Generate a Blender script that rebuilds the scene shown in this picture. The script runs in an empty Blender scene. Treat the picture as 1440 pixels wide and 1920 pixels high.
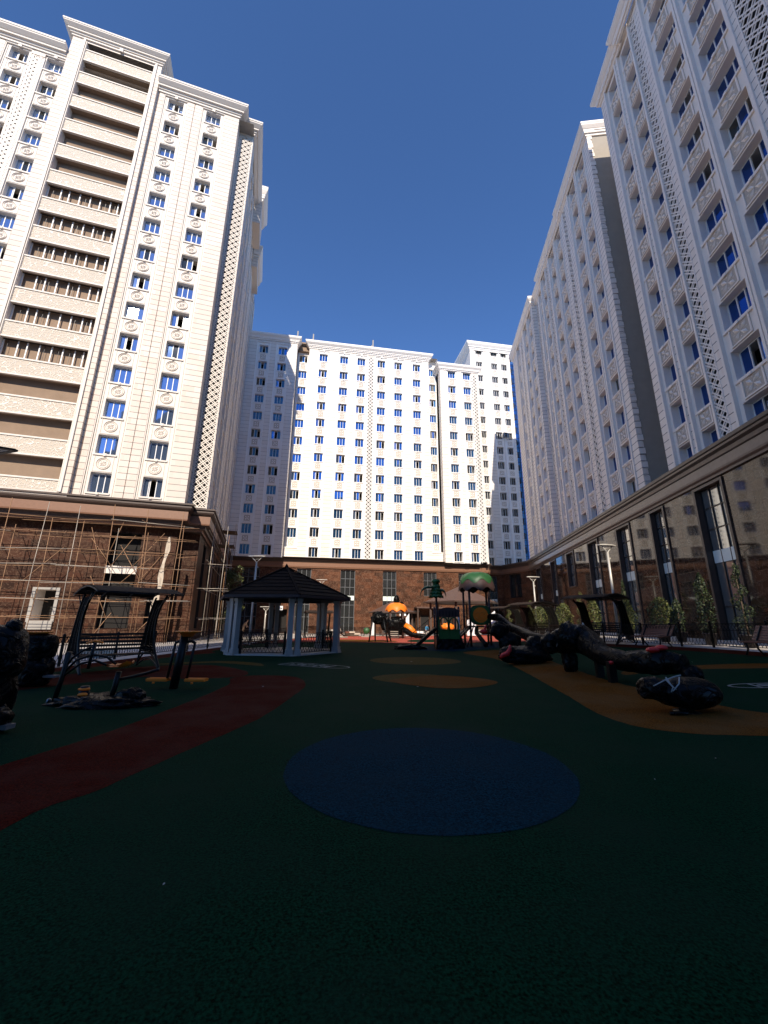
import bpy, math, random
from mathutils import Vector, Matrix, noise
random.seed(7)
R=math.radians
S=bpy.context.scene
COL=S.collection
# ---------------------------------------------------------------- camera
CAM_F,CAM_P,CAM_R,CAM_H=762.0,R(15.15),R(0.5),1.6
cd=bpy.data.cameras.new('camera'); cam=bpy.data.objects.new('camera',cd); COL.objects.link(cam)
cd.sensor_fit='VERTICAL'; cd.sensor_height=24.0; cd.lens=CAM_F/1920*24.0; cd.clip_start=0.05; cd.clip_end=3000
F=Vector((0,math.cos(CAM_P),math.sin(CAM_P))); R0=Vector((1,0,0)); U0=Vector((0,-math.sin(CAM_P),math.cos(CAM_P)))
RR=math.cos(CAM_R)*R0+math.sin(CAM_R)*U0; UU=math.cos(CAM_R)*U0-math.sin(CAM_R)*R0
cam.matrix_world=Matrix(((RR.x,UU.x,-F.x,0),(RR.y,UU.y,-F.y,0),(RR.z,UU.z,-F.z,CAM_H),(0,0,0,1)))
S.camera=cam
CAMP=Vector((0,0,CAM_H))
# ---------------------------------------------------------------- world, sun, exposure
SUN_EL,SUN_AZ=35.5,181.0
w=bpy.data.worlds.new('World'); S.world=w; w.use_nodes=True
nt=w.node_tree; nt.nodes.clear()
sky=nt.nodes.new('ShaderNodeTexSky'); sky.sky_type='NISHITA'; sky.sun_disc=False
sky.sun_elevation=R(SUN_EL); sky.sun_rotation=R(SUN_AZ); sky.altitude=0; sky.air_density=0.8; sky.dust_density=0.0; sky.ozone_density=10
bg=nt.nodes.new('ShaderNodeBackground'); bg.inputs[1].default_value=0.145
wo=nt.nodes.new('ShaderNodeOutputWorld'); nt.links.new(sky.outputs[0],bg.inputs[0]); nt.links.new(bg.outputs[0],wo.inputs[0])
sl=bpy.data.lights.new('sun','SUN'); sl.energy=4.1; sl.angle=R(0.5); sl.color=(1.0,0.89,0.75)
so=bpy.data.objects.new('sun',sl); COL.objects.link(so)
sd=Vector((math.sin(R(SUN_AZ))*math.cos(R(SUN_EL)),math.cos(R(SUN_AZ))*math.cos(R(SUN_EL)),math.sin(R(SUN_EL))))
so.rotation_euler=sd.to_track_quat('Z','Y').to_euler(); so.location=(0,-30,80)
vs=S.view_settings; S.display_settings.display_device='sRGB'; vs.view_transform='Standard'; vs.look='None'; vs.exposure=0.62; vs.gamma=1.0
S.cycles.max_bounces=8; S.cycles.diffuse_bounces=4; S.cycles.glossy_bounces=3
S.render.resolution_x=768; S.render.resolution_y=1024
# ---------------------------------------------------------------- helpers
def gz(x): return 0.065*max(0.0,x-4.0)
class MB:
    def __init__(s): s.v=[];s.f=[];s.m=[];s.sm=[];s.mats=[]
    def mi(s,mat):
        if mat not in s.mats: s.mats.append(mat)
        return s.mats.index(mat)
    def quad(s,a,b,c,d,mat,sm=False):
        n=len(s.v); s.v+= [tuple(a),tuple(b),tuple(c),tuple(d)]; s.f.append((n,n+1,n+2,n+3)); s.m.append(s.mi(mat)); s.sm.append(sm)
    def poly(s,pts,mat,sm=False):
        n=len(s.v); s.v+=[tuple(p) for p in pts]; s.f.append(tuple(range(n,n+len(pts)))); s.m.append(s.mi(mat)); s.sm.append(sm)
    def add(s,vs,fs,mat,sm=False,M=None):
        n=len(s.v)
        for v in vs:
            if M is not None: v=M@Vector(v)
            s.v.append(tuple(v))
        k=s.mi(mat)
        for f in fs: s.f.append(tuple(i+n for i in f)); s.m.append(k); s.sm.append(sm)
    def box(s,x0,x1,y0,y1,z0,z1,mat,M=None):
        s.add([(x0,y0,z0),(x1,y0,z0),(x1,y1,z0),(x0,y1,z0),(x0,y0,z1),(x1,y0,z1),(x1,y1,z1),(x0,y1,z1)],
              [(3,2,1,0),(4,5,6,7),(0,1,5,4),(1,2,6,5),(2,3,7,6),(3,0,4,7)],mat,False,M)
    def bar(s,a,b,w,h,mat,up=(0,0,1)):
        a=Vector(a);b=Vector(b);d=(b-a)
        if d.length<1e-6:return
        d.normalize();u=Vector(up)
        if abs(d.dot(u))>.98:u=Vector((1,0,0)) if abs(d.x)<.9 else Vector((0,1,0))
        sx=d.cross(u).normalized()*w/2; sy=sx.cross(d).normalized()*h/2
        P=[a-sx-sy,a+sx-sy,a+sx+sy,a-sx+sy,b-sx-sy,b+sx-sy,b+sx+sy,b-sx+sy]
        s.add(P,[(3,2,1,0),(4,5,6,7),(0,1,5,4),(1,2,6,5),(2,3,7,6),(3,0,4,7)],mat)
    def tube(s,pts,rad,mat,n=8,cap=True,sm=True):
        pts=[Vector(p) for p in pts]
        if not isinstance(rad,(list,tuple)): rad=[rad]*len(pts)
        V=[];Fc=[]
        ref=None
        for i,p in enumerate(pts):
            d=(pts[min(i+1,len(pts)-1)]-pts[max(i-1,0)]).normalized()
            if ref is None:
                ref=Vector((0,0,1)) if abs(d.z)<.9 else Vector((1,0,0))
            sx=d.cross(ref)
            if sx.length<1e-4: sx=d.cross(Vector((0,1,0)))
            sx.normalize(); sy=sx.cross(d).normalized(); ref=sy
            for k in range(n):
                a=2*math.pi*k/n; V.append(p+(sx*math.cos(a)+sy*math.sin(a))*rad[i])
        for i in range(len(pts)-1):
            for k in range(n):
                a=i*n+k;b=i*n+(k+1)%n; Fc.append((a,b,b+n,a+n))
        if cap:
            Fc.append(tuple(range(n))[::-1]); Fc.append(tuple((len(pts)-1)*n+k for k in range(n)))
        s.add(V,Fc,mat,sm)
    def lathe(s,prof,mat,c=(0,0,0),n=16,sm=True,M=None,sx=1,sy=1):
        V=[];Fc=[]
        for r,z in prof:
            for k in range(n):
                a=2*math.pi*k/n; V.append((c[0]+r*sx*math.cos(a),c[1]+r*sy*math.sin(a),c[2]+z))
        for i in range(len(prof)-1):
            for k in range(n):
                a=i*n+k;b=i*n+(k+1)%n; Fc.append((a,b,b+n,a+n))
        if prof[0][0]>1e-4: Fc.append(tuple(range(n))[::-1])
        if prof[-1][0]>1e-4: Fc.append(tuple((len(prof)-1)*n+k for k in range(n)))
        s.add(V,Fc,mat,sm,M)
    def prism(s,poly,z0,z1,mat,M=None,sm=False):
        n=len(poly)
        s.add([(x,y,z0) for x,y in poly]+[(x,y,z1) for x,y in poly],
              [tuple(range(n))[::-1],tuple(range(n,2*n))]+[(i,(i+1)%n,n+(i+1)%n,n+i) for i in range(n)],mat,sm,M)
    def join(s,me,M,mats):
        n=len(s.v)
        for v in me.vertices: s.v.append(tuple(M@v.co))
        for p in me.polygons:
            s.f.append(tuple(i+n for i in p.vertices)); s.m.append(s.mi(mats[p.material_index])); s.sm.append(p.use_smooth)
    def mesh(s,name):
        me=bpy.data.meshes.new(name); me.from_pydata(s.v,[],s.f)
        for m in s.mats: me.materials.append(m)
        me.polygons.foreach_set('material_index',s.m); me.polygons.foreach_set('use_smooth',s.sm); me.update()
        return me
    def build(s,name,parent=None,loc=None,rz=0,M=None):
        return link(name,s.mesh(name),parent,loc,rz,M)
def link(name,me,parent=None,loc=None,rz=0,M=None):
    o=bpy.data.objects.new(name,me); COL.objects.link(o)
    if parent is not None: o.parent=parent
    if loc is not None: o.location=loc; o.rotation_euler=(0,0,rz)
    if M is not None: o.matrix_basis=M
    return o
def thing(name,label,cat,loc=(0,0,0),rz=0,group=None):
    o=bpy.data.objects.new(name,None); o.empty_display_size=.3; COL.objects.link(o)
    o.location=loc; o.rotation_euler=(0,0,rz); o['label']=label; o['category']=cat
    if group:o['group']=group
    return o
def tag(o,label,cat,group=None):
    o['label']=label;o['category']=cat
    if group:o['group']=group
    return o
def kids(o): return [c for c in COL.objects if c.parent==o]
def dup(o,loc,rz,label,parent=None):
    r=o.copy(); COL.objects.link(r); r.location=loc; r.rotation_euler=(0,0,rz); r['label']=label
    for c in kids(o):
        k=c.copy(); COL.objects.link(k); k.parent=r
        for g in kids(c):
            h=g.copy(); COL.objects.link(h); h.parent=k
    return r
# ---------------------------------------------------------------- materials
def newmat(name):
    m=bpy.data.materials.new(name); m.use_nodes=True; nt=m.node_tree
    b=nt.nodes['Principled BSDF']; return m,nt,b
def N(nt,t,**k):
    n=nt.nodes.new(t)
    for a,v in k.items():
        if hasattr(n,a): setattr(n,a,v)
        else: n.inputs[a.replace('_',' ')].default_value=v
    return n
def math_(nt,op,a,b=None,c=None):
    n=nt.nodes.new('ShaderNodeMath'); n.operation=op
    for i,x in enumerate((a,b,c)):
        if x is None: continue
        if isinstance(x,(int,float)): n.inputs[i].default_value=x
        else: nt.links.new(x,n.inputs[i])
    return n.outputs[0]
def mix(nt,f,a,b,bt='MIX'):
    n=nt.nodes.new('ShaderNodeMix'); n.data_type='RGBA'; n.blend_type=bt
    for i,x in ((0,f),(6,a),(7,b)):
        if isinstance(x,(int,float)): n.inputs[i].default_value=x
        elif isinstance(x,tuple): n.inputs[i].default_value=(x[0],x[1],x[2],1)
        else: nt.links.new(x,n.inputs[i])
    return n.outputs[2]
def ramp(nt,f,stops):
    n=nt.nodes.new('ShaderNodeValToRGB'); nt.links.new(f,n.inputs[0])
    e=n.color_ramp.elements
    while len(e)<len(stops): e.new(0.5)
    for i,(p,c) in enumerate(stops): e[i].position=p; e[i].color=(c[0],c[1],c[2],1) if isinstance(c,tuple) else (c,c,c,1)
    return n.outputs[0]
def coords(nt):
    t=nt.nodes.new('ShaderNodeTexCoord'); return t.outputs['Object']
def noise_(nt,vec,scale,detail=3,rough=.55):
    n=nt.nodes.new('ShaderNodeTexNoise'); n.inputs['Scale'].default_value=scale; n.inputs['Detail'].default_value=detail; n.inputs['Roughness'].default_value=rough
    nt.links.new(vec,n.inputs['Vector']); return n.outputs[0]
def bump(nt,b,h,strength=.3,dist=.02):
    n=nt.nodes.new('ShaderNodeBump'); n.inputs['Strength'].default_value=strength; n.inputs['Distance'].default_value=dist
    nt.links.new(h,n.inputs['Height']); nt.links.new(n.outputs[0],b.inputs['Normal'])
def simple(name,c,rough=.6,metal=0,var=.12,scale=6,bmp=.0,spec=.5):
    m,nt,b=newmat(name); v=coords(nt); f=noise_(nt,v,scale,4)
    lo=tuple(x*(1-var) for x in c); hi=tuple(min(1,x*(1+var)) for x in c)
    nt.links.new(mix(nt,f,lo,hi),b.inputs['Base Color'])
    b.inputs['Roughness'].default_value=rough; b.inputs['Metallic'].default_value=metal; b.inputs['Specular IOR Level'].default_value=spec
    if bmp: bump(nt,b,noise_(nt,v,scale*6,5),bmp,.01)
    return m
def clad(name,c,course=.6,joint=.025,tint=.05,gdark=.45,block=1.3):
    """stone cladding: horizontal joints every course, each block a slightly different tone"""
    m,nt,b=newmat(name); v=coords(nt)
    sp=nt.nodes.new('ShaderNodeSeparateXYZ'); nt.links.new(v,sp.inputs[0])
    h=math_(nt,'ADD',sp.outputs[0],sp.outputs[1])
    zc=math_(nt,'DIVIDE',sp.outputs[2],course); zf=math_(nt,'FRACT',zc); zi=math_(nt,'FLOOR',zc)
    off=math_(nt,'MULTIPLY',math_(nt,'FRACT',math_(nt,'MULTIPLY',zi,.5)),1.0)
    hi_=math_(nt,'FLOOR',math_(nt,'ADD',math_(nt,'DIVIDE',h,block),off))
    cb=nt.nodes.new('ShaderNodeCombineXYZ'); nt.links.new(hi_,cb.inputs[0]); nt.links.new(zi,cb.inputs[1])
    wn=nt.nodes.new('ShaderNodeTexWhiteNoise'); wn.noise_dimensions='2D'; nt.links.new(cb.outputs[0],wn.inputs['Vector'])
    lo=(c[0]*(1-tint*.7),c[1]*(1-tint*1.3),c[2]*(1-tint*1.6))
    base=mix(nt,wn.outputs[0],lo,c)
    st=noise_(nt,v,.45,5,.65)
    base=mix(nt,math_(nt,'MULTIPLY',ramp(nt,st,[(.48,0.0),(.75,1.0)]),.22),base,(c[0]*.72,c[1]*.68,c[2]*.6))
    j=math_(nt,'LESS_THAN',zf,joint/course)
    base=mix(nt,math_(nt,'MULTIPLY',j,gdark),base,(.10,.09,.08))
    nt.links.new(base,b.inputs['Base Color'])
    b.inputs['Roughness'].default_value=.62
    hgt=math_(nt,'ADD',math_(nt,'MULTIPLY',math_(nt,'SUBTRACT',1.0,j),1.0),math_(nt,'MULTIPLY',noise_(nt,v,22,4),.12))
    bump(nt,b,hgt,.5,.03)
    return m
def stone(name,c,rough,vein=(.45,.38,.33),th=.45,tw=.95,var=.45):
    m,nt,b=newmat(name); v=coords(nt)
    sp=nt.nodes.new('ShaderNodeSeparateXYZ'); nt.links.new(v,sp.inputs[0])
    h=math_(nt,'ADD',sp.outputs[0],sp.outputs[1])
    zc=math_(nt,'DIVIDE',sp.outputs[2],th); zi=math_(nt,'FLOOR',zc); zf=math_(nt,'FRACT',zc)
    off=math_(nt,'FRACT',math_(nt,'MULTIPLY',zi,.37))
    hc=math_(nt,'ADD',math_(nt,'DIVIDE',h,tw),off); hi_=math_(nt,'FLOOR',hc); hf=math_(nt,'FRACT',hc)
    cb=nt.nodes.new('ShaderNodeCombineXYZ'); nt.links.new(hi_,cb.inputs[0]); nt.links.new(zi,cb.inputs[1])
    wn=nt.nodes.new('ShaderNodeTexWhiteNoise'); wn.noise_dimensions='2D'; nt.links.new(cb.outputs[0],wn.inputs['Vector'])
    lo=tuple(x*(1-var) for x in c); hi=tuple(min(1,x*(1+var*.6)) for x in c)
    base=mix(nt,wn.outputs[0],lo,hi)
    # veins : distorted noise, offset per tile
    vm=nt.nodes.new('ShaderNodeVectorMath'); vm.operation='ADD'; nt.links.new(v,vm.inputs[0])
    sc=nt.nodes.new('ShaderNodeVectorMath'); sc.operation='SCALE'; nt.links.new(wn.outputs[1],sc.inputs[0]); sc.inputs[3].default_value=9
    nt.links.new(sc.outputs[0],vm.inputs[1])
    n2=N(nt,'ShaderNodeTexNoise'); n2.inputs['Scale'].default_value=1.6; n2.inputs['Detail'].default_value=6; n2.inputs['Roughness'].default_value=.7; n2.inputs['Distortion'].default_value=1.4
    nt.links.new(vm.outputs[0],n2.inputs['Vector'])
    d=math_(nt,'ABSOLUTE',math_(nt,'SUBTRACT',n2.outputs[0],.5))
    vv=ramp(nt,d,[(0.0,1.0),(.022,0.0)])
    base=mix(nt,math_(nt,'MULTIPLY',vv,.42),base,vein)
    bl=noise_(nt,vm.outputs[0],5,5,.7)
    base=mix(nt,math_(nt,'MULTIPLY',bl,.55),base,tuple(x*.45 for x in c))
    j=math_(nt,'MAXIMUM',math_(nt,'LESS_THAN',zf,.02),math_(nt,'LESS_THAN',hf,.01))
    base=mix(nt,math_(nt,'MULTIPLY',j,.7),base,(.02,.015,.012))
    nt.links.new(base,b.inputs['Base Color']); b.inputs['Roughness'].default_value=rough
    b.inputs['Specular IOR Level'].default_value=.42 if rough<.1 else .15
    bump(nt,b,math_(nt,'ADD',math_(nt,'MULTIPLY',math_(nt,'SUBTRACT',1.0,j),.4),math_(nt,'MULTIPLY',wn.outputs[0],.02)),.25,.01)
    return m
def glassmat(name,c,rough=.03,metal=.85):
    m,nt,b=newmat(name); b.inputs['Base Color'].default_value=(*c,1); b.inputs['Metallic'].default_value=metal
    b.inputs['Roughness'].default_value=rough
    v=coords(nt); bump(nt,b,noise_(nt,v,.9,2),.05,.02)
    return m
def rubber(name,c,c2,sc=1.0):
    m,nt,b=newmat(name); v=coords(nt)
    f=noise_(nt,v,55,3,.7); g=noise_(nt,v,.8,5,.6)
    base=mix(nt,ramp(nt,f,[(.35,0.0),(.68,1.0)]),tuple(x*.22 for x in c),tuple(x*2.3 for x in c))
    base=mix(nt,math_(nt,'MULTIPLY',ramp(nt,g,[(.42,0.0),(.72,1.0)]),.75),base,c2)
    sp=noise_(nt,v,34,2,.5)
    base=mix(nt,math_(nt,'MULTIPLY',ramp(nt,sp,[(.74,0.0),(.78,1.0)]),.5),base,(.05,.05,.045))
    nt.links.new(base,b.inputs['Base Color'])
    b.inputs['Roughness'].default_value=.85; b.inputs['Specular IOR Level'].default_value=.02
    bump(nt,b,f,.8,.012)
    return m
MT={}
MT['cladL']=clad('beige limestone cladding',(.67,.60,.525),.52,.04,.10,.85,1.2)
MT['trimL']=simple('carved beige stone',(.69,.625,.55),.6,0,.06,3,.1)
MT['cladC']=clad('white stone cladding',(.80,.755,.69),.60,.035,.06,.7,2.4)
MT['trimC']=simple('white carved stone',(.84,.81,.77),.6,0,.05,3,.1)
MT['cladR']=clad('pale grey stone cladding',(.86,.78,.695),.50,.045,.06,.9,2.2)
MT['trimR']=simple('pale grey carved stone',(.86,.78,.695),.6,0,.05,3,.1)
MT['relbg']=simple('browner relief ground',(.50,.44,.37),.8,0,.3,30,.6)  # relief ground browner and mottled against the paler petals
MT['void']=simple('dark interior',(.012,.010,.009),.9)  # near-black colour stands in for unlit rooms and doorways
MT['latback']=simple('painted shade behind screen',(.02,.018,.016),.9)  # shade behind the lattice put into a near-black wall colour
MT['gl']=glassmat('blue tinted window glass',(.05,.20,.47))
MT['glP']=glassmat('clear podium glass',(.34,.35,.34),.03,.7)
MT['glL']=glassmat('pale blue window glass',(.26,.37,.58))
MT['glR']=glassmat('deep blue window glass',(.03,.10,.34),.04)
MT['glD']=glassmat('dark window glass',(.09,.095,.095),.03,.75)
MT['frame']=simple('white window frame',(.75,.74,.72),.45,0,.04)
MT['dframe']=simple('dark aluminium frame',(.03,.028,.028),.35,.4,.1)
MT['grframe']=simple('grey aluminium frame',(.22,.23,.24),.35,.6,.1)
MT['spandrel']=simple('white glass spandrel',(.72,.80,.76),.25,0,.05)
MT['stoneC']=stone('brown veined marble cladding',(.10,.037,.017),.5,(.50,.33,.23),.45,.95,.6)
MT['stoneR']=stone('polished brown marble cladding',(.050,.026,.017),.045,(.3,.24,.2),.5,1.0,.55)
MT['stoneL']=stone('rust brown marble cladding',(.058,.021,.010),.5,(.34,.22,.14),.45,.95,.6)
MT['corn']=simple('pinkish brown cornice stone',(.21,.105,.062),.4,0,.15,5,.1)
MT['cornR']=simple('dull brown polished cornice stone',(.17,.125,.10),.25,0,.25,4,.1)
MT['cornD']=simple('dark brown moulding',(.07,.045,.035),.4,0,.2,5,.1)
MT['dull']=simple('darkened brown rendered wall',(.10,.085,.075),.85,0,.15,1)  # walls behind the viewer darkened so windows mirror them dark
MT['render']=simple('grey cement render',(.34,.30,.245),.85,0,.12,2,.4)
MT['plaster']=simple('unfinished brown plaster',(.27,.19,.13),.9,0,.2,1.5,.3)
MT['concrete']=simple('bare concrete',(.33,.31,.28),.85,0,.2,2,.3)
MT['black']=simple('black painted steel',(.004,.004,.004),.45,.2,.2,6,0,.3)
MT['bag']=None
MT['lamp']=simple('pale painted steel pole',(.50,.47,.42),.4,.2,.06)
MT['white']=simple('white paint',(.78,.78,.78),.5,0,.05)
MT['green']=simple('moss green moulded plastic',(.025,.11,.02),.5,0,.15,5)
MT['dgreen']=simple('dark green plastic',(.015,.075,.018),.5,0,.15,5)
MT['brownp']=simple('dark brown plastic',(.045,.022,.018),.6,0,.2,5)
MT['orange']=simple('orange plastic',(.80,.20,.01),.5,0,.08,5)
MT['amber']=simple('amber plastic disc',(.95,.20,.004),.6,0,.08,5)
MT['red']=simple('red plastic',(.55,.012,.008),.5,0,.08,5)
MT['rust']=simple('rusty scaffold tube',(.30,.17,.09),.6,.3,.3,12)
MT['steel']=simple('galvanised tube',(.38,.33,.27),.5,.3,.2,8)
MT['poster']=simple('white sign board',(.8,.82,.85),.5,0,.03)
MT['signblue']=simple('blue sign ink',(.05,.10,.35),.5,0,.03)
MT['shingle']=None
MT['wood']=simple('reddish brown bench wood',(.16,.055,.03),.5,0,.3,14,.2)
MT['leaf']=simple('olive green leaves',(.042,.058,.012),.6,0,.45,3)
MT['leafy']=simple('yellow green leaves',(.10,.105,.02),.6,0,.4,3)
MT['leafd']=simple('dark green leaves',(.014,.026,.008),.6,0,.4,3)
MT['bark']=simple('brown bark',(.09,.06,.04),.9,0,.3,10,.4)
MT['pot']=simple('dark planter',(.03,.022,.02),.6,0,.2)
MT['rubber']=rubber('green rubber granules',(.0014,.0185,.0080),(.009,.024,.013))
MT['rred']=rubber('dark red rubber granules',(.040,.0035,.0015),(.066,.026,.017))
MT['rredl']=rubber('sun-brightened red rubber granules',(.34,.075,.05),(.36,.11,.08))  # brighter copy of the red rubber, sunlight put into its colour
MT['rblue']=rubber('blue rubber granules',(.0003,.0165,.026),(.006,.022,.030))
MT['rtan']=rubber('tan rubber granules',(.065,.042,.010),(.07,.05,.02))
MT['rorange']=rubber('orange rubber granules',(.095,.034,.005),(.12,.065,.025))
MT['paving']=simple('pale concrete paving',(.46,.41,.36),.8,0,.18,1.2,.2)
MT['line']=simple('white marking paint',(.22,.24,.23),.7,0,.2,8)
# shingles
m,nt,b=newmat('dark brown shingles'); v=coords(nt)
bt=nt.nodes.new('ShaderNodeTexVoronoi'); bt.inputs['Scale'].default_value=5.5; nt.links.new(v,bt.inputs['Vector'])
nt.links.new(mix(nt,bt.outputs[0] if False else noise_(nt,v,7,3),(.005,.003,.0022),(.026,.015,.011)),b.inputs['Base Color']); b.inputs['Roughness'].default_value=.95; b.inputs['Specular IOR Level'].default_value=.1
sp=nt.nodes.new('ShaderNodeSeparateXYZ'); nt.links.new(v,sp.inputs[0])
bump(nt,b,math_(nt,'FRACT',math_(nt,'MULTIPLY',sp.outputs[2],6.5)),.9,.03); MT['shingle']=m
m,nt,b=newmat('faded brown roof sheet'); v=coords(nt)
nt.links.new(mix(nt,noise_(nt,v,2,3),(.07,.036,.027),(.12,.066,.05)),b.inputs['Base Color']); b.inputs['Roughness'].default_value=.7
sp=nt.nodes.new('ShaderNodeSeparateXYZ'); nt.links.new(v,sp.inputs[0])
bump(nt,b,math_(nt,'FRACT',math_(nt,'MULTIPLY',sp.outputs[0],4)),.5,.02); MT['roofb']=m
# black plastic film
m,nt,b=newmat('black plastic wrapping'); v=coords(nt)
b.inputs['Base Color'].default_value=(.0018,.0017,.0016,1); b.inputs['Roughness'].default_value=.3; b.inputs['Specular IOR Level'].default_value=.13
n2=N(nt,'ShaderNodeTexNoise'); n2.inputs['Scale'].default_value=3.2; n2.inputs['Detail'].default_value=5; n2.inputs['Distortion'].default_value=1.6; nt.links.new(v,n2.inputs['Vector'])
rd=math_(nt,'ABSOLUTE',math_(nt,'SUBTRACT',n2.outputs[0],.5))
bump(nt,b,ramp(nt,rd,[(0,1.0),(.05,0.0)]),.8,.035); MT['bag']=m
# balcony parapet relief
m,nt,b=newmat('star relief parapet stone'); v=coords(nt)
vo=nt.nodes.new('ShaderNodeTexVoronoi'); vo.feature='DISTANCE_TO_EDGE'; vo.inputs['Scale'].default_value=4.2; nt.links.new(v,vo.inputs['Vector'])
e=ramp(nt,vo.outputs[0],[(.03,1.0),(.10,0.0)])
nt.links.new(mix(nt,e,(.54,.465,.37),(.80,.73,.63)),b.inputs['Base Color']); b.inputs['Roughness'].default_value=.7
bump(nt,b,e,.7,.05); MT['parapet']=m
# woven screen cloth for swings: kept opaque bars, see builder
# ---------------------------------------------------------------- facade tools
class Fr:
    """a vertical plane inside a building: t along it, d inward, z up"""
    def __init__(s,ox,oy,ang=0,oz=0): s.ox,s.oy,s.oz=ox,oy,oz; s.a=R(ang); s.c,s.s_=math.cos(s.a),math.sin(s.a)
    def p(s,t,d,z): return (s.ox+t*s.c-d*s.s_, s.oy+t*s.s_+d*s.c, s.oz+z)
    def M(s,t,d,z): return Matrix.Translation(s.p(t,d,z))@Matrix.Rotation(s.a,4,'Z')
    def base(s): return Matrix.Translation((s.ox,s.oy,s.oz))@Matrix.Rotation(s.a,4,'Z')
def facade(mb,fr,t0,t1,z0,z1,strips,ops,mat,void=None):
    """strips (a,b,depth,mat); ops (a,b,za,zb,recess[,backdepth])"""
    xs=sorted(set([t0,t1]+[x for s in strips for x in s[:2] if t0<=x<=t1]+[x for o in ops for x in o[:2]]))
    def sat(x):
        for s in strips:
            if s[0]-1e-6<=x<=s[1]+1e-6: return s[2],s[3]
        return 0.0,mat
    prev=None
    for a,b_ in zip(xs[:-1],xs[1:]):
        if b_-a<1e-5: continue
        mid=(a+b_)/2; d,mm=sat(mid)
        zs=sorted([(o[2],o[3]) for o in ops if o[0]-1e-6<=mid<=o[1]+1e-6]); z=z0
        for za,zb in zs:
            if za>z+1e-5: mb.quad(fr.p(a,d,z),fr.p(b_,d,z),fr.p(b_,d,za),fr.p(a,d,za),mm)
            z=max(z,zb)
        if z<z1-1e-5: mb.quad(fr.p(a,d,z),fr.p(b_,d,z),fr.p(b_,d,z1),fr.p(a,d,z1),mm)
        if prev is not None and abs(prev-d)>1e-6:
            mb.quad(fr.p(a,prev,z0),fr.p(a,d,z0),fr.p(a,d,z1),fr.p(a,prev,z1),mm)
        prev=d
    for o in ops:
        a,b_,za,zb,rec=o[:5]; d,mm=sat((a+b_)/2); e=d+rec+(o[5] if len(o)>5 else .7)
        jm=o[6] if len(o)>6 else mm
        for q in (((a,d,za),(a,e,za),(a,e,zb),(a,d,zb)),((b_,d,za),(b_,d,zb),(b_,e,zb),(b_,e,za)),
                  ((a,d,za),(b_,d,za),(b_,e,za),(a,e,za)),((a,d,zb),(a,e,zb),(b_,e,zb),(b_,d,zb))):
            mb.quad(*[fr.p(*k) for k in q],jm)
        mb.quad(fr.p(a,e,za),fr.p(b_,e,za),fr.p(b_,e,zb),fr.p(a,e,zb),void or MT['void'])
def offs(path,o):
    """offset open polyline; outward is to the right-hand side (-d)"""
    P=[Vector(p) for p in path]; out=[]
    for i,p in enumerate(P):
        ns=[]
        if i>0: d=(P[i]-P[i-1]).normalized(); ns.append(Vector((d.y,-d.x)))
        if i<len(P)-1: d=(P[i+1]-P[i]).normalized(); ns.append(Vector((d.y,-d.x)))
        if len(ns)==1: out.append(p+ns[0]*o)
        else:
            n=(ns[0]+ns[1]); n.normalize(); k=max(.3,n.dot(ns[0])); out.append(p+n*(o/k))
    return out
def cornice(mb,path,prof,fr=None):
    """prof: (out,z,mat) list from bottom to top"""
    L=[offs(path,o) for o,z,m in prof]
    for i in range(len(prof)-1):
        za,zb=prof[i][1],prof[i+1][1]; mm=prof[i+1][2]
        for k in range(len(path)-1):
            a,b_=L[i][k],L[i][k+1]; c,d=L[i+1][k+1],L[i+1][k]
            mb.quad((a.x,a.y,za),(b_.x,b_.y,za),(c.x,c.y,zb),(d.x,d.y,zb),mm)
    for k in (0,-1):
        pts=[(L[i][k].x,L[i][k].y,prof[i][1]) for i in range(len(prof))]
        mb.poly(pts,prof[0][2])
def dentils(mb,path,o,z0,z1,w,step,dep,mat):
    L=offs(path,o)
    for a,b_ in zip(L[:-1],L[1:]):
        d=(b_-a); n=int(d.length/step)
        if n<1: continue
        d.normalize(); nn=Vector((d.y,-d.x))
        for i in range(n):
            p=a+d*(step*(i+.5)); q=p+d*w
            mb.bar((p.x,p.y,(z0+z1)/2),(q.x,q.y,(z0+z1)/2),dep*2,z1-z0,mat)
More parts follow.
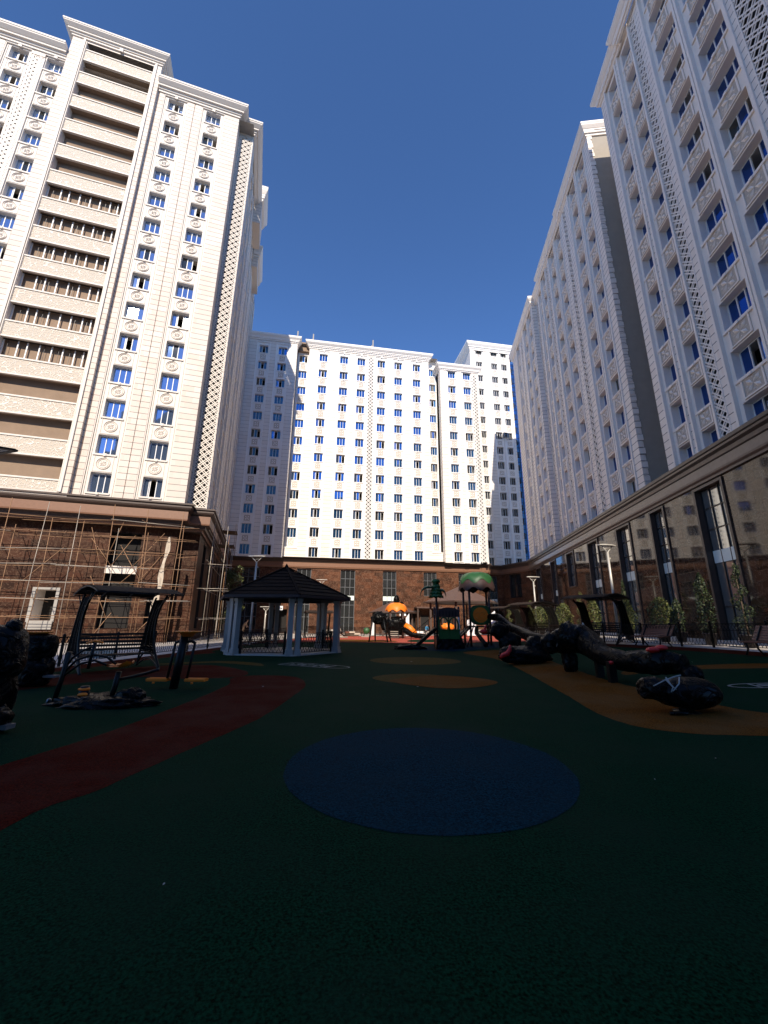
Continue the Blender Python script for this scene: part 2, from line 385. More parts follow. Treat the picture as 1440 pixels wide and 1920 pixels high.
def lattice(mb,fr,t0,t1,z0,z1,d,P,w,mat,back,th=.07):
    """interlaced diagonal screen: double bars in both directions, a border, dark wall behind"""
    g=P*.34
    for sgn in (1,-1):
        lo=(t0-z1) if sgn>0 else (t0+z0); hi=(t1-z0) if sgn>0 else (t1+z1)
        k=math.floor(lo/P)
        while k*P<hi:
            for o in (0,g):
                c=k*P+o
                # line t = c + z (sgn 1) or t = c - z (sgn -1)
                if sgn>0: za,zb=max(z0,t0-c),min(z1,t1-c); A=(c+za,za);B=(c+zb,zb)
                else: za,zb=max(z0,c-t1),min(z1,c-t0); A=(c-za,za);B=(c-zb,zb)
                if zb-za>.05:
                    s=(w*.7071)/1
                    dx=(0,w*.7)
                    a0=(A[0],A[1]-s);a1=(A[0],A[1]+s);b0=(B[0],B[1]-s);b1=(B[0],B[1]+s)
                    P8=[fr.p(a0[0],d,a0[1]),fr.p(b0[0],d,b0[1]),fr.p(b1[0],d,b1[1]),fr.p(a1[0],d,a1[1]),
                        fr.p(a0[0],d+th,a0[1]),fr.p(b0[0],d+th,b0[1]),fr.p(b1[0],d+th,b1[1]),fr.p(a1[0],d+th,a1[1])]
                    e=.0006*(1 if sgn>0 else -1)+(.0003 if o else 0)
                    P8=[Vector(q)+Vector(fr.p(0,e,0))-Vector(fr.p(0,0,0)) for q in P8]
                    mb.add(P8,[(0,1,2,3),(0,4,5,1),(3,2,6,7)],mat)
            k+=1
    b=w*.9
    for a,b_,c,e in ((t0-b,t0,z0,z1),(t1,t1+b,z0,z1)):
        bx(mb,fr,a,b_,d-.02,d+th+.02,c,e,mat)
    bx(mb,fr,t0,t1,d-.02,d+th+.02,z0,z0+b,mat); bx(mb,fr,t0,t1,d-.02,d+th+.02,z1-b,z1,mat)
def bx(mb,fr,a,b_,d0,d1,z0,z1,mat):
    mb.box(a,b_,d0,d1,z0,z1,mat,fr.base())
def protos_window(w,h,fm,gm,variants=4,lean=.01,mull=3):
    out=[]
    for v in range(variants):
        f=MB(); ft=.05
        f.box(-w/2,-w/2+ft,0,.06,-h/2,h/2,fm); f.box(w/2-ft,w/2,0,.06,-h/2,h/2,fm)
        f.box(-w/2+ft,w/2-ft,0,.06,-h/2,-h/2+ft,fm); f.box(-w/2+ft,w/2-ft,0,.06,h/2-ft,h/2,fm)
        iw=w-2*ft; xs=[-iw/2+iw*k/mull for k in range(1,mull)]
        for x in xs: f.box(x-.028,x+.028,-.01,.05,-h/2+ft,h/2-ft,fm)
        g=MB(); es=[-iw/2]+xs+[iw/2]
        for k in range(mull):
            if v in (1,) and k==1 and mull==3: continue
            if v==3 and k==mull-1: continue
            a,b_=es[k]+.03*(k>0),es[k+1]-.03*(k<mull-1)
            gg=MT['glD'] if (v==2 and k==1) or (v==3 and k==0) else gm
            if v==1 and k==0: f.box(b_-.10,b_-.05,.03,.05,-h/2+ft,h/2-ft,fm)
            l1,l2=random.uniform(-lean,lean),random.uniform(-lean,lean)
            g.quad((a,.035-l1,-h/2+ft),(b_,.035+l1,-h/2+ft),(b_,.035+l1+l2,h/2-ft),(a,.035-l1+l2,h/2-ft),gg)
        out.append((f.mesh('window'),g.mesh('pane')))
    return out
def proto_x(w,h,mat,bg):
    m=MB(); m.box(-w/2,w/2,-.03,.02,-h/2,h/2,bg)
    for a,b_,c,d in ((-w/2,w/2,h/2-.07,h/2),(-w/2,w/2,-h/2,-h/2+.07),(-w/2,-w/2+.07,-h/2+.07,h/2-.07),(w/2-.07,w/2,-h/2+.07,h/2-.07)):
        m.box(a,b_,-.07,-.03,c,d,mat)
    L=min(w,h)*.44
    for k in range(4):
        a=R(45+90*k); ca,sa=math.cos(a)*w/min(w,h),math.sin(a)*h/min(w,h)
        px,pz=-math.sin(a),math.cos(a)
        for (r0,r1,wd) in ((0,L,.17*L),):
            p0=(0,-.05,0);p1=(ca*L,-.04,sa*L);pm=(ca*L*.62,-.11,sa*L*.62)
            l=(ca*L*.62+px*L*.26,-.035,sa*L*.62+pz*L*.26);r=(ca*L*.62-px*L*.26,-.035,sa*L*.62-pz*L*.26)
            m.add([p0,l,p1,r,pm],[(0,1,4),(1,2,4),(2,3,4),(3,0,4)],mat)
        # side scrolls
        a2=R(90*k); cx,cz=math.cos(a2)*w*.3,math.sin(a2)*h*.3
        m.add([(cx-.05,-.035,cz),(cx,-.035,cz+.05),(cx+.05,-.035,cz),(cx,-.035,cz-.05),(cx,-.07,cz)],[(0,1,4),(1,2,4),(2,3,4),(3,0,4)],mat)
    return m.mesh('relief_panel')
def proto_medal(w,h,mat):
    m=MB()
    def ring(rx,rz,t,dep,n=28):
        V=[];Fc=[]
        for k in range(n):
            a=2*math.pi*k/n; c,s=math.cos(a),math.sin(a)
            V+=[((rx-t)*c,0,(rz-t)*s),((rx-t*.5)*c,-dep,(rz-t*.5)*s),(rx*c,0,rz*s)]
        for k in range(n):
            i=3*k;j=3*((k+1)%n); Fc+=[(i,j,j+1,i+1),(i+1,j+1,j+2,i+2)]
        m.add(V,Fc,mat,False)
    ring(w/2,h/2,.09,.07); ring(w/2-.13,h/2-.13,.05,.05)
    for k in range(8):
        a=R(45*k); r=(w/2-.2)*(1 if k%2 else .85); c,s=math.cos(a),math.sin(a)*h/w; px,pz=-math.sin(a)*.07,math.cos(a)*.07
        m.add([(0,-.02,0),(c*r*.6+px,0,s*r*.6+pz),(c*r,0,s*r),(c*r*.6-px,0,s*r*.6-pz),(c*r*.6,-.07,s*r*.6)],[(0,1,4),(1,2,4),(2,3,4),(3,0,4)],mat)
    # square frame and keystone tab
    for a,b_,c,d in ((-w/2-.16,w/2+.16,h/2+.12,h/2+.16),(-w/2-.16,w/2+.16,-h/2-.16,-h/2-.12),(-w/2-.16,-w/2-.12,-h/2-.12,h/2+.12),(w/2+.12,w/2+.16,-h/2-.12,h/2+.12)):
        m.box(a,b_,-.035,0,c,d,mat)
    m.box(-.12,.12,-.09,0,h/2+.16,h/2+.32,mat)
    return m.mesh('relief_medallion')
class Kit:
    """collects repeated parts of one building; the 100 largest in view become parts, the rest one stuff part"""
    def __init__(s,parent): s.p=parent; s.L={}
    def put(s,kind,M,meshes,subname=None,area=1.0): s.L.setdefault(kind,[]).append((M,meshes,subname,area))
    def flush(s,cap=100):
        W=Matrix.Translation(s.p.location)@Matrix.Rotation(s.p.rotation_euler[2],4,'Z')
        for kind,lst in s.L.items():
            def score(e):
                m=W@e[0]; pos=m.translation; n=(m.to_3x3()@Vector((0,-1,0))).normalized(); v=CAMP-pos
                return e[3]*max(.02,n.dot(v.normalized()))/v.length_squared
            lst.sort(key=score,reverse=True)
            keep,rest=lst[:cap],lst[cap:]
            if len(rest)==1: keep=lst[:cap]; 
            for M,ms,sub,ar in keep:
                o=link(kind,ms[0],s.p,M=M)
                if len(ms)>1: link(sub,ms[1],o)
            if rest:
                mb=MB()
                for M,ms,sub,ar in rest:
                    for me in ms: mb.join(me,M,list(me.materials))
                r=mb.build(kind,s.p); r['kind']='stuff'
# ================================================================ SETTING: ground
def sheet(name,poly,off,mat,kind='structure'):
    """a flat painted area draped on the ground (the ground rises gently east of x=4)"""
    import bmesh
    if len(poly)>30:
        P_=[]
        for i,(x,y) in enumerate(poly):
            x2,y2=poly[(i+1)%len(poly)]; k_=max(1,int(math.hypot(x2-x,y2-y)/.12)) if math.hypot(x,y)<16 else 1
            for j in range(k_):
                u=j/k_; px,py=x+(x2-x)*u,y+(y2-y)*u; n_=noise.noise(Vector((px*3,py*3,1)))*.02+noise.noise(Vector((px*11,py*11,5)))*.008
                P_.append((px+n_,py+n_*.8))
        poly=P_
    bm=bmesh.new(); vs_=[bm.verts.new((x,y,0)) for x,y in poly]; bm.faces.new(vs_)
    bmesh.ops.bisect_plane(bm,geom=bm.verts[:]+bm.edges[:]+bm.faces[:],plane_co=(4,0,0),plane_no=(1,0,0))
    bmesh.ops.bisect_plane(bm,geom=bm.verts[:]+bm.edges[:]+bm.faces[:],plane_co=(60,0,0),plane_no=(1,0,0))
    bmesh.ops.triangulate(bm,faces=bm.faces[:])
    for v in bm.verts: v.co.z=gz(min(v.co.x,60))+off
    me=bpy.data.meshes.new(name); bm.to_mesh(me); bm.free(); me.materials.append(mat)
    o=link(name,me); o['kind']=kind
    return o
def smooth(pts,n=6):
    out=[];L=len(pts)
    for i in range(L):
        p0,p1,p2,p3=[Vector(pts[(i+k-1)%L]) for k in range(4)]
        for j in range(n):
            t=j/n
            out.append(tuple(.5*((2*p1)+(-p0+p2)*t+(2*p0-5*p1+4*p2-p3)*t*t+(-p0+3*p1-3*p2+p3)*t**3)))
    return out
def ell(cx,cy,rx,ry,rot=0,n=40,jit=0):
    out=[]
    for k in range(n):
        a=2*math.pi*k/n; j=1+jit*math.sin(3*a+1)
        x,y=rx*j*math.cos(a),ry*j*math.sin(a)
        out.append((cx+x*math.cos(rot)-y*math.sin(rot),cy+x*math.sin(rot)+y*math.cos(rot)))
    return out
sheet('ground',[(-1500,-1500),(1500,-1500),(1500,1500),(-1500,1500)],-.02,MT['paving'])
PLAY=[(-13.2,-8),(-12.2,8),(-11.2,15),(-10.5,22),(-10.0,28),(-9.6,36),(-8,44),(-5,49),(4,51),(10,47),(11.3,38),(11.8,30),(12.3,24),(13.0,21.5),(13.8,18.5),(14.1,14),(13.5,5),(13,-8)]
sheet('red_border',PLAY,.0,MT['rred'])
INN=[(-12.3,-8),(-11.3,8),(-10.2,14),(-9.4,20),(-8.6,22),(-9.3,24),(-8.4,31.8),(-2,34),(7.2,31.3),(10.6,28.5),(11.2,24),(12,20),(12.7,17),(12.9,13),(12.5,5),(12,-8)]
sheet('playground_surface',smooth(INN,4),.004,MT['rubber'])
sheet('red_court',[(-8.6,35.2),(-2,34.6),(7.2,31.9),(11.0,28.6),(11.2,30),(10.6,38),(9.6,46.2),(3.8,50),(-4.5,48),(-7.4,43.5),(-8.9,36)],.004,MT['rredl'])  # sun-brightened red laid beyond the edge of the big shadow
sheet('orange_court',smooth([(-5,36),(-1.2,35.0),(1.2,36.2),(.2,38.6),(-4,39.4)]),.008,MT['rorange'])
sheet('green_court',smooth([(2.2,36.2),(5,35.2),(7.5,37),(6,40),(3,40.4)]),.008,MT['rubber'])
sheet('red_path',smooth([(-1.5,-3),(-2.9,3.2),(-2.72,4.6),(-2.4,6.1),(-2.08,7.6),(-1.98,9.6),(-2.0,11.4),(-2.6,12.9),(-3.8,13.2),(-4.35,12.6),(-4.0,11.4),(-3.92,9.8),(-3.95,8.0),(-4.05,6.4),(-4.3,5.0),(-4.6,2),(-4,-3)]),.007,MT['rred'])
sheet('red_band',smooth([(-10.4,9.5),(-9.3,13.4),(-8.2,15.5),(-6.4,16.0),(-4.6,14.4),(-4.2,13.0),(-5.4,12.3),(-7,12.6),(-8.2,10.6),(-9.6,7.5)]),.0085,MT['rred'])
sheet('blue_circle',ell(.52,5.35,1.62,1.66,0,48),.008,MT['rblue'])
sheet('tan_oval',ell(1.4,18.6,1.95,1.75,0,36),.008,MT['rtan'])
sheet('tan_oval',smooth([(-.3,12.9),(.1,13.6),(1.0,13.95),(1.8,13.5),(1.3,12.3),(.5,11.9),(0,12.2)]),.008,MT['rtan'])
sheet('brown_oval',smooth([(.2,12.3),(.9,13.1),(1.9,13.5),(2.9,12.9),(3.2,12.1),(2.4,11.2),(1.5,11.0),(.7,11.5)]),.012,MT['rorange'])
sheet('blue_area',smooth([(1.5,26),(4,24.6),(7.5,26),(8.2,30),(5,30.5),(2,29)]),.008,MT['rblue'])
sheet('orange_path',smooth([(4.4,23.4),(5.0,19),(4.75,15),(4.25,10.4),(3.98,8.2),(4.12,7.2),(4.6,6.65),(5.5,6.3),(7.5,5.6),(9.5,5.0),(9.6,6.3),(7.6,6.9),(6.5,7.5),(6.2,9),(6.05,11.5),(6.3,14.5),(6.7,18),(6.9,23)]),.008,MT['rorange'])
sheet('brown_swirl',smooth([(7.0,12.4),(8.6,12.8),(11.2,12.0),(12,12.4),(11,13.2),(8.8,13.5),(7.4,13.2)]),.008,MT['rorange'])
sheet('tan_swirl',smooth([(-8.4,16.4),(-6.6,17.6),(-4.9,16.9),(-4.4,15.9),(-5.2,16.3),(-6.6,16.9),(-8.0,16.1)]),.008,MT['rtan'])
# white hopscotch markings: outlines as thin paint strips
def paint(name,lines,wd=.05,off=.02):
    mb=MB()
    for ln in lines:
        for a,b_ in zip(ln[:-1],ln[1:]):
            a=Vector(a);b_=Vector(b_); d=(b_-a); 
            if d.length<1e-5: continue
            n=Vector((-d.y,d.x)).normalized()*wd/2; e=d.normalized()*wd/2
            q=[a-n-e,b_-n+e,b_+n+e,a+n-e]
            mb.quad(*[(p.x,p.y,gz(p.x)+off) for p in q],MT['line'])
    o=mb.build(name); o['kind']='structure'; return o
def hop(name,ox,oy,rot,L,W,n,mir=1):
    c,s=math.cos(rot),math.sin(rot); T=lambda u,v:(ox+u*c-v*s,oy+u*s+v*c)
    ln=[[T(0,-W/2),T(L,-W/2)],[T(0,W/2),T(L,W/2)]]
    for k in range(n+1): ln.append([T(L*k/n,-W/2),T(L*k/n,W/2)])
    ln.append([T(L+W*.9*math.sin(a*math.pi/10),-W/2*math.cos(a*math.pi/10)) for a in range(11)])
    for k in range(n):
        u=L*(k+.5)/n
        if k%2: ln.append([T(u,-W/2),T(u,W/2)]) if False else ln.append([T(L*k/n,0),T(L*(k+1)/n,0)])
        ln.append([T(u-.1,-.12),T(u+.12,-.12),T(u+.12,.06),T(u-.08,.1)])
    paint(name,ln,.06)
hop('hopscotch_marking',-3.75,16.75,R(-28),2.1,.85,4)
hop('hopscotch_marking',9.3,9.55,R(168),1.0,.55,2)
# small litter, chips
mb=MB()
for x,y in [(-1.35,3.05),(4.1,5.6),(2.9,4.9),(.9,11.2),(1.2,18.0),(10.2,14.2),(11.0,17.1),(-3.0,11.0)]:
    a=random.random()*3; r=random.uniform(.003,.007)*(1+max(0,y-6)*.25)
    mb.prism([(x+r*2*math.cos(a),y+r*2*math.sin(a)),(x-r*math.sin(a),y+r*math.cos(a)),(x-r*2*math.cos(a),y-r*2*math.sin(a))],gz(x)+.012,gz(x)+.02,MT['paving'])
o=mb.build('litter'); tag(o,'tiny pale chips and leaf scraps scattered over the dark rubber ground','litter'); o['kind']='stuff'
# ================================================================ BUILDINGS
IDF=Fr(0,0,0)
def rz_of(az): return R(90-az)
def col_bay(mb,fr,t,w,z0,z1,d,trim,fw=.12,top=True,key=True):
    """moulded frame running up both sides of a bay of windows"""
    for sg in (-1,1):
        x=t+sg*w/2
        bx(mb,fr,x-fw/2,x+fw/2,d-.10,d+.02,z0,z1,trim)
        x2=t+sg*(w/2-.17); bx(mb,fr,x2-.035,x2+.035,d-.05,d+.02,z0,z1-.16,trim)
    if top:
        bx(mb,fr,t-w/2-.09,t+w/2+.09,d-.13,d+.02,z1,z1+.16,trim)
        if key: bx(mb,fr,t-.14,t+.14,d-.2,d-.131,z1-.12,z1+.34,trim)
def sill(mb,fr,t,w,z,d,trim):
    bx(mb,fr,t-w/2-.1,t+w/2+.1,d-.09,d+.04,z-.13,z-.001,trim)
    bx(mb,fr,t-.09,t+.09,d-.13,d-.091,z-.17,z-.02,trim)
TOPPROF=lambda z0,h,o,m,md:[(0.0,z0,m),(.10,z0+.02,m),(.12,z0+h*.18,m),(.22,z0+h*.2,m),(.26,z0+h*.34,m),(.5*o,z0+h*.36,m),(.55*o,z0+h*.5,m),(.6*o,z0+h*.5,m),(.92*o,z0+h*.72,m),(.95*o,z0+h*.82,m),(o,z0+h*.83,m),(o,z0+h,m),(-.3,z0+h,m)]
def window_run(kit,mb,fr,cols,rows,d,w,h,rec,wp,rel,relh,trim,rng,relk='relief_panel',dz=0,lastrel=True,dosill=True):
    """cols: list of t ; rows: list of z centres"""
    ops=[]
    for t in cols:
        for i,z in enumerate(rows):
            ops.append((t-w/2,t+w/2,z-h/2,z+h/2,rec))
            k=rng.choice([0,0,1,1,0,2,3]) if len(wp)>3 else rng.randrange(len(wp))
            kit.put('window',fr.M(t,d+rec,z),wp[k],'pane',w*h)
            if dosill: sill(mb,fr,t,w,z-h/2,d,trim)
            if i>0 or not lastrel:
                zz=z-(rows[1]-rows[0])/2+dz
                kit.put(relk,fr.M(t,d,zz),[rel],None,relh*relh)
    return ops
rng=random.Random(3)
# ---------------------------------------------------------------- left tower
LT=thing('apartment_tower','cream stone tower with a column of open balconies and scaffolding round its base','building',(-27.13,27.35,0),rz_of(73.07))
kit=Kit(LT); W=MB(); T=MB(); LA=MB(); W2_=W
wpL=protos_window(1.4,1.62,MT['frame'],MT['glL']); med=proto_medal(1.0,1.0,MT['trimL'])
fr=Fr(0,0,0)
rows=[11.62+3.11*k for k in range(14)]
ZT=53.0
BW,BH,REC=1.4,1.62,.34
ops=[]
cols=[5.85,9.4,-4.55,-7.35,-10.3]
strips=[(t-1.1,t+1.1,.13,MT['trimL']) for t in cols]
for t in cols:
    rr=rows if t>0 else rows[3:]
    ops+=window_run(kit,T,fr,[t],rr,.13,BW,BH,REC,wpL,med,1.0,MT['trimL'],rng,'relief_medallion',-.02,lastrel=(t>0))
    col_bay(T,fr,t,2.2,10.4,52.03+.95,.13,MT['trimL'],.14)
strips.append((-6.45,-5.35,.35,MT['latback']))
strips.append((7.57,7.63,.08,MT['cladL'])); strips.append((4.25,4.32,.1,MT['cladL']))
strips.append((-3.35,4.15,.35,MT['plaster']))
facade(W,fr,-14,11.9,10.2,ZT+.9,strips,ops,MT['cladL'])
bx(W2_,fr,-6.44,-5.36,.0,.34,52.6,53.85,MT['cladL'])
lattice(LA,fr,-6.4,-5.4,12,52.5,.04,.52,.09,MT['trimL'],None)
# corner return and lattice volume
W.quad((11.9,0,10.2),(11.9,1.2,10.2),(11.9,1.2,ZT+.9),(11.9,0,ZT+.9),MT['cladL'])
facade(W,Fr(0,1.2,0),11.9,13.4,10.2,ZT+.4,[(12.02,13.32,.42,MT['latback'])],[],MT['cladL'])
bx(W2_,Fr(0,1.2,0),12.03,13.31,.0,.41,52.7,53.3,MT['cladL'])
lattice(LA,Fr(0,1.2,0),12.08,13.26,10.55,52.6,.0,.66,.075,MT['trimL'],None)
# side facing the courtyard
sf=Fr(13.4,1.2,90); D=27.0
scols=[3.0,5.6,10.6,13.4,18.4,21.2,24.6]
ss=[(t-1.0,t+1.0,.13,MT['trimL']) for t in scols]+[(7.3,8.7,.5,MT['latback']),(15.4,16.6,.5,MT['latback'])]
so_=[]
for t in scols:
    so_+=window_run(kit,T,sf,[t],rows[:-1],.13,1.3,1.6,.3,wpL,med,1.0,MT['trimL'],rng,'relief_medallion',-.02)
    col_bay(T,sf,t,2.0,10.4,50.4,.13,MT['trimL'],.14)
facade(W,sf,0,D,10.2,ZT+.2,ss,so_,MT['cladL'])
lattice(LA,sf,7.4,8.6,10.5,52.6,.02,.62,.1,MT['trimL'],None)
lattice(LA,sf,15.5,16.5,10.5,52.6,.02,.62,.1,MT['trimL'],None)
lattice(LA,sf,.3,1.3,10.55,52.6,-.03,.62,.1,MT['trimL'],None)
# far/back walls and roof
B0=1.2+D
W.quad((13.4,B0,10.2),(-14,B0,10.2),(-14,B0,ZT),(13.4,B0,ZT),MT['cladL'])
W.quad((-14,B0,10.2),(-14,0,10.2),(-14,0,ZT),(-14,B0,ZT),MT['cladL'])
W.quad((-14,.01,ZT),(13.4,.01,ZT),(13.4,B0,ZT),(-14,B0,ZT),MT['concrete'])
W.build('wall',LT)
# balcony bay
BB=MB(); fb=Fr(0,-.32,0)
facade(BB,fb,-3.6,4.15,10.2,56.6,[],[(-2.35,3.45,10.55,55.85,0,.001)],MT['cladL'],MT['void'])
# remove back: interior built instead
BB.f.pop();BB.m.pop();BB.sm.pop()
for x in (-3.6,4.15): BB.quad((x,-.32,10.2),(x,.2,10.2),(x,.2,56.9),(x,-.32,56.9),MT['cladL'])
BB.quad((4.15,0,55.0),(4.15,6,55.0),(4.15,6,56.9),(4.15,0,56.9),MT['cladL']); BB.quad((-3.6,0,55),(-3.6,6,55),(-3.6,6,56.9),(-3.6,0,56.9),MT['cladL'])
BB.quad((-3.6,6,55),(4.15,6,55),(4.15,6,56.9),(-3.6,6,56.9),MT['cladL']); BB.quad((-3.6,-.3,56.9),(4.15,-.3,56.9),(4.15,6,56.9),(-3.6,6,56.9),MT['concrete'])
for sg in (-1,1):
    x=.55+sg*3.12
    bx(BB,fb,x-.09,x+.09,-.12,0.0,10.5,56.1,MT['trimL']); bx(BB,fb,x-sg*.16-.03,x-sg*.16+.03,-.06,0.0,10.5,56.0,MT['trimL'])
bx(BB,fb,-2.66,3.76,-.14,0.0,56.1,56.25,MT['trimL']); bx(BB,fb,.4,.7,-.24,-.141,55.95,56.5,MT['trimL'])
# interior: back wall, sides, slabs
BB.quad((-2.35,1.9,10.2),(3.45,1.9,10.2),(3.45,1.9,55.9),(-2.35,1.9,55.9),MT['plaster'])
BB.quad((-2.35,-.32,10.2),(-2.35,1.9,10.2),(-2.35,1.9,55.9),(-2.35,-.32,55.9),MT['trimL']); BB.quad((3.45,-.32,10.2),(3.45,1.9,10.2),(3.45,1.9,55.9),(3.45,-.32,55.9),MT['plaster'])
for k in range(15):
    z=10.05+3.11*k
    BB.box(-2.34,3.44,-.02,1.89,z-.02,z+.16,MT['plaster'])
    if k%3==1:
        for x in (-1.5,1.6): BB.box(x,x+.7,1.84,1.899,z+.16,z+2.3,MT['void'])
BB.build('balcony_bay',LT)
for k in range(15):
    zt=11.45+3.11*k; zb=max(10.45,zt-1.4)
    p=MB(); p.box(-2.34,3.44,-.27,-.12,zb,zt-.12,MT['parapet']); p.box(-2.35,3.45,-.33,-.06,zt-.12,zt,MT['trimL']); p.box(-2.35,3.45,-.31,-.1,zb-.08,zb+.05,MT['trimL']) if k else None
    p.build('parapet',LT)
    if 3<=k<=8:
        g=MB(); z1=zt+1.7
        xs=[-2.3,-1.35,-.75,.05,.85,1.6,2.4,3.0,3.4]
        for x in xs: g.box(x-.04,x+.04,.1,.17,zt,z1,MT['frame'])
        g.box(-2.35,3.45,.09,.18,z1-.08,z1,MT['dframe']); g.box(-2.35,3.45,.09,.18,zt,zt+.06,MT['frame'])
        for a,b_ in ((-1.31,-.79),(2.44,2.96)):
            g.box(a,b_,.11,.16,zt+.1,zt+.17,MT['frame'])
        for x in xs[:-1]:
            if rng.random()<.6: xx=x+rng.uniform(.2,.5); g.box(xx,xx+.02,.12,.15,zt,z1-.1,MT['dframe'])
        g.build('balcony_frame',LT)
    # exposed ceiling boxes
T.build('moulding',LT); LA.build('lattice_screen',LT)
# cornices
C=MB(); m_=MT['trimL']
C_path1=[(-14,0),(-3.7,0)]; C_path2=[(4.2,0),(11.9,0),(11.9,1.2),(13.4,1.2),(13.4,9.4)]
for p in (C_path1,C_path2):
    cornice(C,p,TOPPROF(53.1,1.2,.85,m_,m_)); dentils(C,p,.30,53.5,53.62,.09,.2,.07,m_)
cornice(C,[(-3.6,6),(-3.6,-.32),(4.15,-.32),(4.15,6)],TOPPROF(56.15,1.0,.75,m_,m_)); dentils(C,[(-3.6,6),(-3.6,-.32),(4.15,-.32),(4.15,6)],.26,56.5,56.6,.09,.2,.07,m_)
cornice(C,[(13.4,9.4),(14.3,9.4),(14.3,13.4),(13.4,13.4)],TOPPROF(54.2,2.0,.6,m_,m_)); C.box(12,14.3,9.4,13.4,50.6,55.4,MT['cladL'])
cornice(C,[(13.4,15.4),(14.1,15.4),(14.1,20.6),(13.4,20.6)],TOPPROF(51.2,1.8,.5,m_,m_)); C.box(12,14.1,15.4,20.6,49.6,52.4,MT['cladL'])
C.build('roof_cornice',LT)
rf=MB()
for k in range(7):
    rf.box(3.2+.15*k,3.28+.15*k,7+.3*k,7.05+.3*k,58,61.5-.2*k,MT['black'])
for k in range(4): rf.box(3.0,5.4+.3*k,7.2+.4*k,7.25+.4*k,60.6-.4*k,60.7-.4*k,MT['black'])
rf.box(8.2,8.25,2,2.05,54,57.4,MT['black'])
rf.build('roof_aerial',LT)
# podium base of the tower
P=MB(); sL=MT['stoneL']
fp=Fr(0,1.35,0)
pops=[(6.9,9.0,5.55,8.1,.3,.6,MT['dframe']),(6.95,9.0,1.0,4.95,.3,.6,MT['dframe']),(2.9,4.15,1.55,3.65,.25,1.2,MT['trimL']),(-3.5,-1.6,.9,8.0,.3,.6,MT['dframe']),(10.0,10.8,1.3,3.2,.25,.5,MT['dframe'])]
facade(P,fp,-14,11.5,-.2,9.6,[],pops,sL)
P.quad((11.5,1.35,-.2),(11.5,2.5,-.2),(11.5,2.5,9.6),(11.5,1.35,9.6),sL)
facade(P,Fr(0,2.5,0),11.5,13.0,-.2,9.6,[],[],sL)
facade(P,Fr(13.0,2.5,90),0,26,-.2,9.6,[],[(t,t+1.9,.9,8.3,.3,.5,MT['dframe']) for t in (3,8,13,18,22.5)],sL)
P.quad((-14,1.35,9.55),(13,1.35,9.55),(13,28,9.55),(-14,28,9.55),MT['concrete'])
P.box(6.9,9.0,1.3,1.5,4.97,5.53,MT['trimL'])
P.build('podium_wall',LT)
dw=MB()
for a,b_,c,d in ((2.7,2.9,1.4,3.8),(4.15,4.35,1.4,3.8),(2.9,4.15,3.65,3.8)): dw.box(a,b_,1.27,1.36,c,d,MT['concrete'])
dw.box(2.8,4.3,1.22,1.37,.9,1.5,MT['concrete']); dw.build('opening_surround',LT)
C=MB(); cc,cdk=MT['corn'],MT['cornD']
prof=[(-1.4,8.62,cdk),(-.55,8.62,cdk),(-.5,8.8,cc),(-.3,8.82,cdk),(-.26,9.05,cdk),(.05,9.1,cdk),(.08,9.2,cc),(.08,9.82,cc),(.0,9.84,cdk),(.22,9.98,cdk),(.3,10.1,cdk),(.3,10.28,cdk),(.42,10.3,cdk),(.42,10.42,cdk),(-.6,10.42,cdk)]
cornice(C,[(-14,0),(12.2,0),(12.2,1.25),(13.7,1.25),(13.7,27)],prof)
C.build('podium_cornice',LT)
kit.flush()
# ---------------------------------------------------------------- centre building
CB=thing('apartment_building','long white apartment building across the end of the courtyard, over a brown marble base','building',(-21.15,56.4,0),rz_of(80.5))
kit=Kit(CB); W=MB(); T=MB(); LA=MB(); CL=MT['cladC']; TR=MT['trimC']
wpC=protos_window(1.35,1.45,MT['frame'],MT['gl']); xp=proto_x(.95,.95,TR,MT['relbg']); wpN=protos_window(.85,1.4,MT['frame'],MT['gl'],2,.01,2)
rows=[11.3+2.95*k for k in range(12)]; ZT=46.0
f0=Fr(0,0,0); fl=Fr(0,-1.1,0)
def bay(fr,cols,w=1.35,h=1.45,rr=rows,wp=wpC,d=.08,bw=2.0,rec=.28):
    o=[];s=[]
    for t in cols:
        s.append((t-bw/2,t+bw/2,d,TR)); o+=window_run(kit,T,fr,[t],rr,d,w,h,rec,wp,xp,.95,TR,rng)
        bx(T,fr,t-bw/2-.04,t-bw/2+.03,d-.11,d+.02,10.3,rr[-1]+1.2,TR); bx(T,fr,t+bw/2-.03,t+bw/2+.04,d-.11,d+.02,10.3,rr[-1]+1.2,TR)
        bx(T,fr,t-bw/2-.1,t+bw/2+.1,d-.12,d+.02,rr[-1]+1.2,rr[-1]+1.32,TR)
        if rr is not rows or True: bx(T,fr,t-.12,t+.12,d-.16,d-.121,rr[-1]+1.1,rr[-1]+1.5,TR)
    return s,o
# left block (protrudes)
s,o=bay(fl,[1.65,4.6],rr=[11.25+2.92*k for k in range(12)]); facade(W,fl,-8,6.85,10.2,ZT-.5,s,o,CL)
W.quad((6.85,-1.1,10.2),(6.85,0,10.2),(6.85,0,ZT-.5),(6.85,-1.1,ZT-.5),CL)
